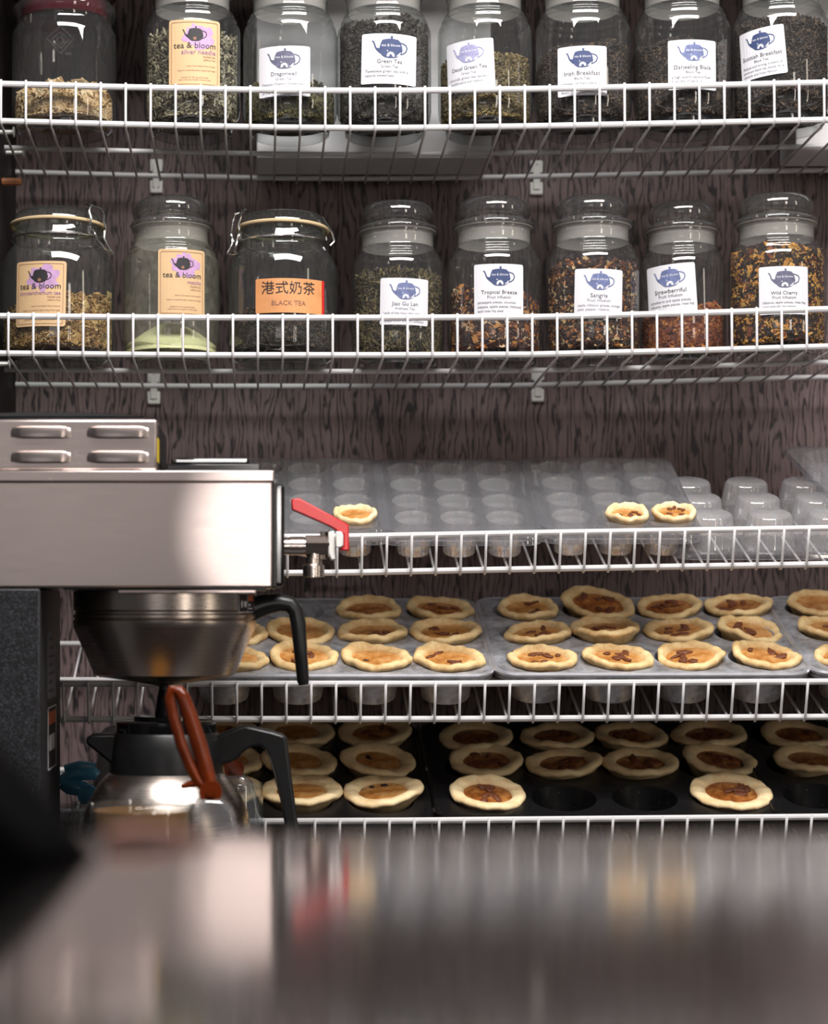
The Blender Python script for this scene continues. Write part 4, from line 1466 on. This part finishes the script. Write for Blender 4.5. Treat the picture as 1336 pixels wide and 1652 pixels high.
def tart(loc, rot, rad, seed, lab, nuts, group, depth=.018, dark=False, fillr=.66, rim=.0055, pale=False, wob=.05, raisins=0):
    rnd = random.Random(seed * 7 + 1)
    root = thing('butter_tart', lab, 'tart', loc, group, rot)
    cm, fm = tart_meshes(rad, seed, depth, fillr, rim, wob)
    link('crust', cm, M['crust_pale'] if pale else M['crust'], root)
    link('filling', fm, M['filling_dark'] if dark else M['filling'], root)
    nuts = nuts + 3 if nuts else 0
    for k in range(nuts + raisins):
        a, q = rnd.uniform(0, 6.28), rad * fillr * .78 * math.sqrt(rnd.random())
        ra = k >= nuts
        nu = link('raisin' if ra else 'pecan_piece', RAIS if ra else NUTS[k % 5], None, root, loc=(q * math.cos(a), q * math.sin(a), rim * .30 + .0006))
        s_ = rad * (.09 if ra else .16)
        nu.scale = (s_ * rnd.uniform(.8, 1.5), s_ * rnd.uniform(.5, .8), s_ * .34)
        nu.rotation_euler = (rnd.uniform(-.2, .2), rnd.uniform(-.2, .2), rnd.uniform(0, 3.1))
    return root


ORD = {0: 'leftmost', 1: 'second from left', 2: 'third from left', 3: 'rightmost'}
ROW = {0: 'front', 1: 'middle', 2: 'back'}


def make_tin(shelf, name, lab, px_front_center, p, cup_h, rc, margin, corner, mat, group, yaw=0.0, s0=.010, visible_cups=True):
    sd = shelf_defs[shelf]
    t_ = R(sd['t'])
    nx, ny = 4, 3
    half = ny * p / 2 + margin
    s_mid = s0 + half
    dd, zd = deck(shelf, s_mid, px_front_center)
    # lift by the cup height along the deck normal
    nrm = Vector((0, -math.sin(t_), math.cos(t_)))
    dfront = deck(shelf, s0, px_front_center)[0]
    x = PX(px_front_center, dfront - cup_h * math.sin(t_))
    org = Vector((x, dd, EYE + zd)) + nrm * (cup_h + .0006)
    root = thing(name, lab, 'baking tin', org, group, (t_, 0, R(yaw)))
    sheet = cell_sheet(nx, ny, p, rc, margin, corner, .009)
    bmm = sheet.build('tin_sheet', mat, root, True, 30)
    hw, hh, cr = nx * p / 2 + margin, ny * p / 2 + margin, corner
    ring = []
    for cx_, cy_, a0 in ((hw - cr, hh - cr, 0), (-hw + cr, hh - cr, 90), (-hw + cr, -hh + cr, 180), (hw - cr, -hh + cr, 270)):
        for k in range(9):
            a = R(a0 + 90 * k / 8)
            ring.append((cx_ + cr * math.cos(a), cy_ + cr * math.sin(a), -.0022))
    MB().tube(ring, .0030, 8, True).build('rolled_rim', M['rim_grey'] if mat is M['tin_grey'] else mat, root, True)
    cup = MB().lathe([(rc, 0), (rc * .985, -.002), (rc * .80, -cup_h + .002), (rc * .77, -cup_h), (0, -cup_h)], 28).mesh('cup', True, 40)
    for iy in range(ny):
        for ix in range(nx):
            link('cup', cup, mat, root, loc=((ix - 1.5) * p, (iy - 1) * p, 0))
    return root, org, nrm, t_


def put_tarts(tin, p, spec, rad, base_seed, tinwords, group, **kw):
    root, org, nrm, t_ = tin
    for (ix, iy), o_ in spec.items():
        px, py, nuts = o_[:3]
        ex = o_[3] if len(o_) > 3 else {}
        r_ = ex.get('r', 1.0) * rad
        lift = ex.get('lift', .0)
        c = root.matrix_basis @ Vector(((ix - 1.5) * p, (iy - 1) * p, 0))
        q = ray_on_plane(px, py, org + nrm * (.004 + lift), nrm) if px is not None else c
        # stay on the own cup of the tin
        dlt = q - c
        if dlt.length > p * .22:
            dlt *= p * .22 / dlt.length
        q = c + dlt
        q = q - nrm * ((q - org).dot(nrm)) + nrm * (.0012 + lift)
        rnd = random.Random(base_seed + ix * 10 + iy)
        rot = (t_ + R(ex.get('tx', rnd.uniform(-3, 3))), R(ex.get('ty', rnd.uniform(-3, 3))), rnd.uniform(-.3, .3))
        kk = dict(kw)
        kk.update({k: v for k, v in ex.items() if k not in ('r', 'lift', 'tx', 'ty')})
        what = 'pecan tart' if nuts else ('raisin tart' if ex.get('raisins') else 'smooth tart')
        tart(q, rot, r_, base_seed + ix * 10 + iy, '%s, %s, %s row, %s' % (what, ORD[ix], ROW[iy], tinwords), nuts, group, **kk)


GP = .0808
g4 = 'tarts on the shelf of grey tins'
tinA = make_tin(3, 'muffin_tin', 'grey muffin tin partly hidden behind the brew basket', 543, GP, .044, .033, .0075, .022, M['tin_grey'], 'grey muffin tins')
put_tarts(tinA, GP, {(0, 0): (376, 1062, 2), (1, 0): (490, 1058, 1, dict(raisins=1)), (2, 0): (608, 1060, 0, dict(raisins=1)), (3, 0): (724, 1061, 1, dict(raisins=1)),
                     (0, 1): (378, 1020, 1), (1, 1): (485, 1018, 0, dict(r=1.03)), (2, 1): (602, 1018, 1), (3, 1): (719, 1018, 1, dict(r=1.04)),
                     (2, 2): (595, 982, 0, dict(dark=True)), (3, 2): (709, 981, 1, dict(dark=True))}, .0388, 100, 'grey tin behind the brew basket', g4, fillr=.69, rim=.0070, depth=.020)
tinB = make_tin(3, 'muffin_tin', 'full grey muffin tin of twelve tarts, right of the brewer', 1056, GP, .044, .033, .0075, .022, M['tin_grey'], 'grey muffin tins')
put_tarts(tinB, GP, {(0, 0): (875, 1061, 4), (1, 0): (997, 1059, 4), (2, 0): (1114, 1057, 4), (3, 0): (1236, 1056, 4),
                     (0, 1): (866, 1020, 3, dict(r=.97)), (1, 1): (977, 1012, 2, dict(lift=.005, tx=-6, r=1.04)), (2, 1): (1094, 1016, 4), (3, 1): (1210, 1015, 3, dict(ty=5)),
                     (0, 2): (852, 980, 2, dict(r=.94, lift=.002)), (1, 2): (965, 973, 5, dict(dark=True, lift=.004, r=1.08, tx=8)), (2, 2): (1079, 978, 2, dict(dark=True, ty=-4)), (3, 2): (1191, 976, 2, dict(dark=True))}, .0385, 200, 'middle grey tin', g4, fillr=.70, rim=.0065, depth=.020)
tinC = make_tin(3, 'muffin_tin', 'grey muffin tin cut off at the right edge', 1566, GP, .044, .033, .0075, .022, M['tin_grey'], 'grey muffin tins')
put_tarts(tinC, GP, {(0, 0): (1370, 1056, 2), (0, 1): (1345, 1012, 2), (0, 2): (1322, 972, 0)}, .0388, 300, 'grey tin at the right edge', g4, fillr=.70, rim=.0065, depth=.020)

BP = .0885
g5 = 'tarts on the shelf of black tins'
tinD = make_tin(4, 'black_muffin_tin', 'black muffin tin partly hidden behind the coffee server', 420, BP, .034, .036, .0075, .022, M['tin_black'], 'black muffin tins')
put_tarts(tinD, BP, {(2, 0): (487, 1274, 0, dict(raisins=1, r=1.03)), (3, 0): (618, 1274, 0, dict(raisins=2, r=1.0)), (1, 0): (357, 1275, 1),
                     (1, 1): (365, 1222, 1), (2, 1): (482, 1219, 0), (3, 1): (611, 1218, 0, dict(raisins=2)),
                     (1, 2): (350, 1172, 1), (2, 2): (478, 1174, 0), (3, 2): (607, 1173, 1)}, .0443, 400, 'black tin behind the coffee server', g5, fillr=.60, rim=.0065, depth=.018, pale=True, wob=.025)
tinE = make_tin(4, 'black_muffin_tin', 'black muffin tin with two empty cups in its front row', 986, BP, .034, .036, .0075, .022, M['tin_black'], 'black muffin tins')
put_tarts(tinE, BP, {(0, 0): (787, 1279, 5), (3, 0): (1180, 1277, 5, dict(r=1.06)),
                     (0, 1): (785, 1226, 5), (1, 1): (909, 1230, 5), (2, 1): (1033, 1230, 6), (3, 1): (1163, 1224, 5),
                     (0, 2): (767, 1188, 4), (1, 2): (898, 1187, 4), (2, 2): (1018, 1186, 4), (3, 2): (1144, 1184, 4)}, .0432, 500, 'black tin with two empty cups', g5, fillr=.62, rim=.0065, depth=.018, pale=True, wob=.03, dark=True)
tinF = make_tin(4, 'black_muffin_tin', 'black muffin tin cut off at the right edge', 1533, BP, .034, .036, .0075, .022, M['tin_black'], 'black muffin tins')
put_tarts(tinF, BP, {(0, 1): (1320, 1222, 0), (0, 2): (1306, 1186, 3)}, .0432, 600, 'black tin at the right edge', g5, fillr=.62, rim=.0065, depth=.018, pale=True, wob=.03, dark=True)

# ------------------------------------------------------------------ clear plastic trays
CP = .050


def flute(n_, amt):
    return lambda a, z: 1 + amt * (math.sin(n_ * a)) * (1 if z < -.003 else 0)


def plastic_tray(lab, px, front_y, dfront, tilt, nx, ny, p, rc, cup_h, margin=.013, yaw=0.0, flip=False):
    t_ = R(tilt)
    half = ny * p / 2 + margin
    f = W(px, front_y, dfront)
    org = f + Vector((0, math.cos(t_), math.sin(t_))) * half
    root = thing('plastic_tray', lab, 'tray', org, 'clear plastic baking trays', (t_, 0, R(yaw)))
    sgn = -1 if flip else 1
    cell_sheet(nx, ny, p, rc, margin, .02, .006, 24).build('tray_sheet', M['plastic_clear'], root, True, 30)
    prof = [(rc, 0), (rc * .98, -.002), (rc * .93, -.006), (rc * .80, -cup_h + .002), (rc * .72, -cup_h), (0, -cup_h + .001)]
    cup = MB().lathe([(a, z * sgn) for a, z in prof], 60, flute=(lambda a, z: 1 + (.030 * math.sin(20 * a) if abs(z) > .004 else 0))).mesh('cup', True, 60)
    for iy in range(ny):
        for ix in range(nx):
            link('cup', cup, M['plastic_cup'], root, loc=((ix - (nx - 1) / 2) * p, (iy - (ny - 1) / 2) * p, 0))
    return root, org, Vector((0, -math.sin(t_), math.cos(t_))), t_


stacks = [(500, 855, 'behind the tap', [19.2, 21.6, 24.0], [16, 8, 0]), (746, 856, 'in the middle', [19.2, 21.6, 24.0], [16, 8, 0]), (1003, 853, 'right of the middle', [19.2, 21.6, 24.0], [16, 8, 0])]
POSN = ['lowest', 'middle', 'topmost']
tops = []
for (px, y, words, tl_, dy) in stacks:
    for k in range(3):
        tr = plastic_tray('%s clear plastic tray of the stack %s%s' % (POSN[k], words, ', holding mini tarts' if (k == 2 and words != 'in the middle') else ''), px, y + dy[k], 2.507, tl_[k], 3, 4, CP, .0212, .027)
    tops.append(tr)


def mini(tray, ix, iy, px, py, lab, nuts, seed):
    root, org, nrm, t_ = tray
    c = root.matrix_basis @ Vector(((ix - 1) * CP, (iy - 1.5) * CP, .0015))
    q = ray_on_plane(px, py, org + nrm * .003, nrm)
    dlt = q - c
    if dlt.length > .012:
        dlt *= .012 / dlt.length
    tart(c + dlt - nrm * ((c + dlt - org).dot(nrm) - .002), (t_, 0, 0), .0245, seed, lab, nuts, 'mini tarts in the plastic trays', depth=.018, fillr=.70, rim=.006, pale=True, wob=.015)


mini(tops[0], 2, 0, 573, 831, 'mini butter tart in the clear tray behind the tap', 0, 701)
mini(tops[2], 1, 0, 1012, 830, 'left one of two mini pecan tarts in a clear tray', 3, 702)
mini(tops[2], 2, 0, 1087, 828, 'right one of two mini pecan tarts in a clear tray', 4, 703)
# upside-down tray with tall fluted domes, and the tray leaning over it at the right edge
d_, z_ = deck(2, .018, 1250)
fy = VY - z_ / d_ * F
plastic_tray('clear tray lying upside down with fluted domes, right of the stacks', 1253, fy - 4, d_, 18.5, 3, 3, .0655, .029, .034, .012, 0, True)
plastic_tray('clear plastic tray leaning at the right edge over the upside-down one', 1478, 836, 2.507, 24, 3, 4, CP, .0212, .027, yaw=9)

# ------------------------------------------------------------------ counter in the foreground
CZ = EYE - .098
root = thing('front_counter', 'out-of-focus polished steel counter across the foreground', 'counter', (0, 0, 0))
MB().box((-1.1, .40, CZ - .035), (1.3, 1.028, CZ)).build('counter_top', M['counter'], root, bevel=.004)
MB().box((-1.08, .46, 0), (1.28, 1.0, CZ - .035)).build('counter_body', M['counter_side'], root)

# dark soft bundle lying at the left end of the counter
root = thing('dark_bundle', 'out-of-focus black soft bundle lying at the left end of the counter', 'bundle', (PX(-40, .93), .93, CZ))
bm = bmesh.new()
bmesh.ops.create_icosphere(bm, subdivisions=4, radius=1)
rnd = random.Random(5)
for v_ in bm.verts:
    x, y, z = v_.co
    q = 1 + .06 * math.sin(5 * x + 2 * z) + .05 * math.sin(7 * y + 3 * x)
    zz_ = max(z, -.62)
    # hill that falls off to the right
    x2 = x * .064 * q - .004
    zt = (zz_ + .62) / 1.62
    wide = 1 - .72 * zt ** .7
    v_.co = (x2 * wide - .026 * zt, y * .06 * q * (1 - .4 * zt), zt * .072)
me = bpy.data.meshes.new('cloth_body')
bm.to_mesh(me); bm.free()
for p_ in me.polygons:
    p_.use_smooth = True
link('cloth_body', me, M['bundle'], root)
MB().tube([(.050, .040, .0035), (.062, .044, .0045), (.074, .048, .0038), (.090, .052, .0018)], [.0032, .0034, .0028, .0014], 12).build('strap', M['strap'], root, True)
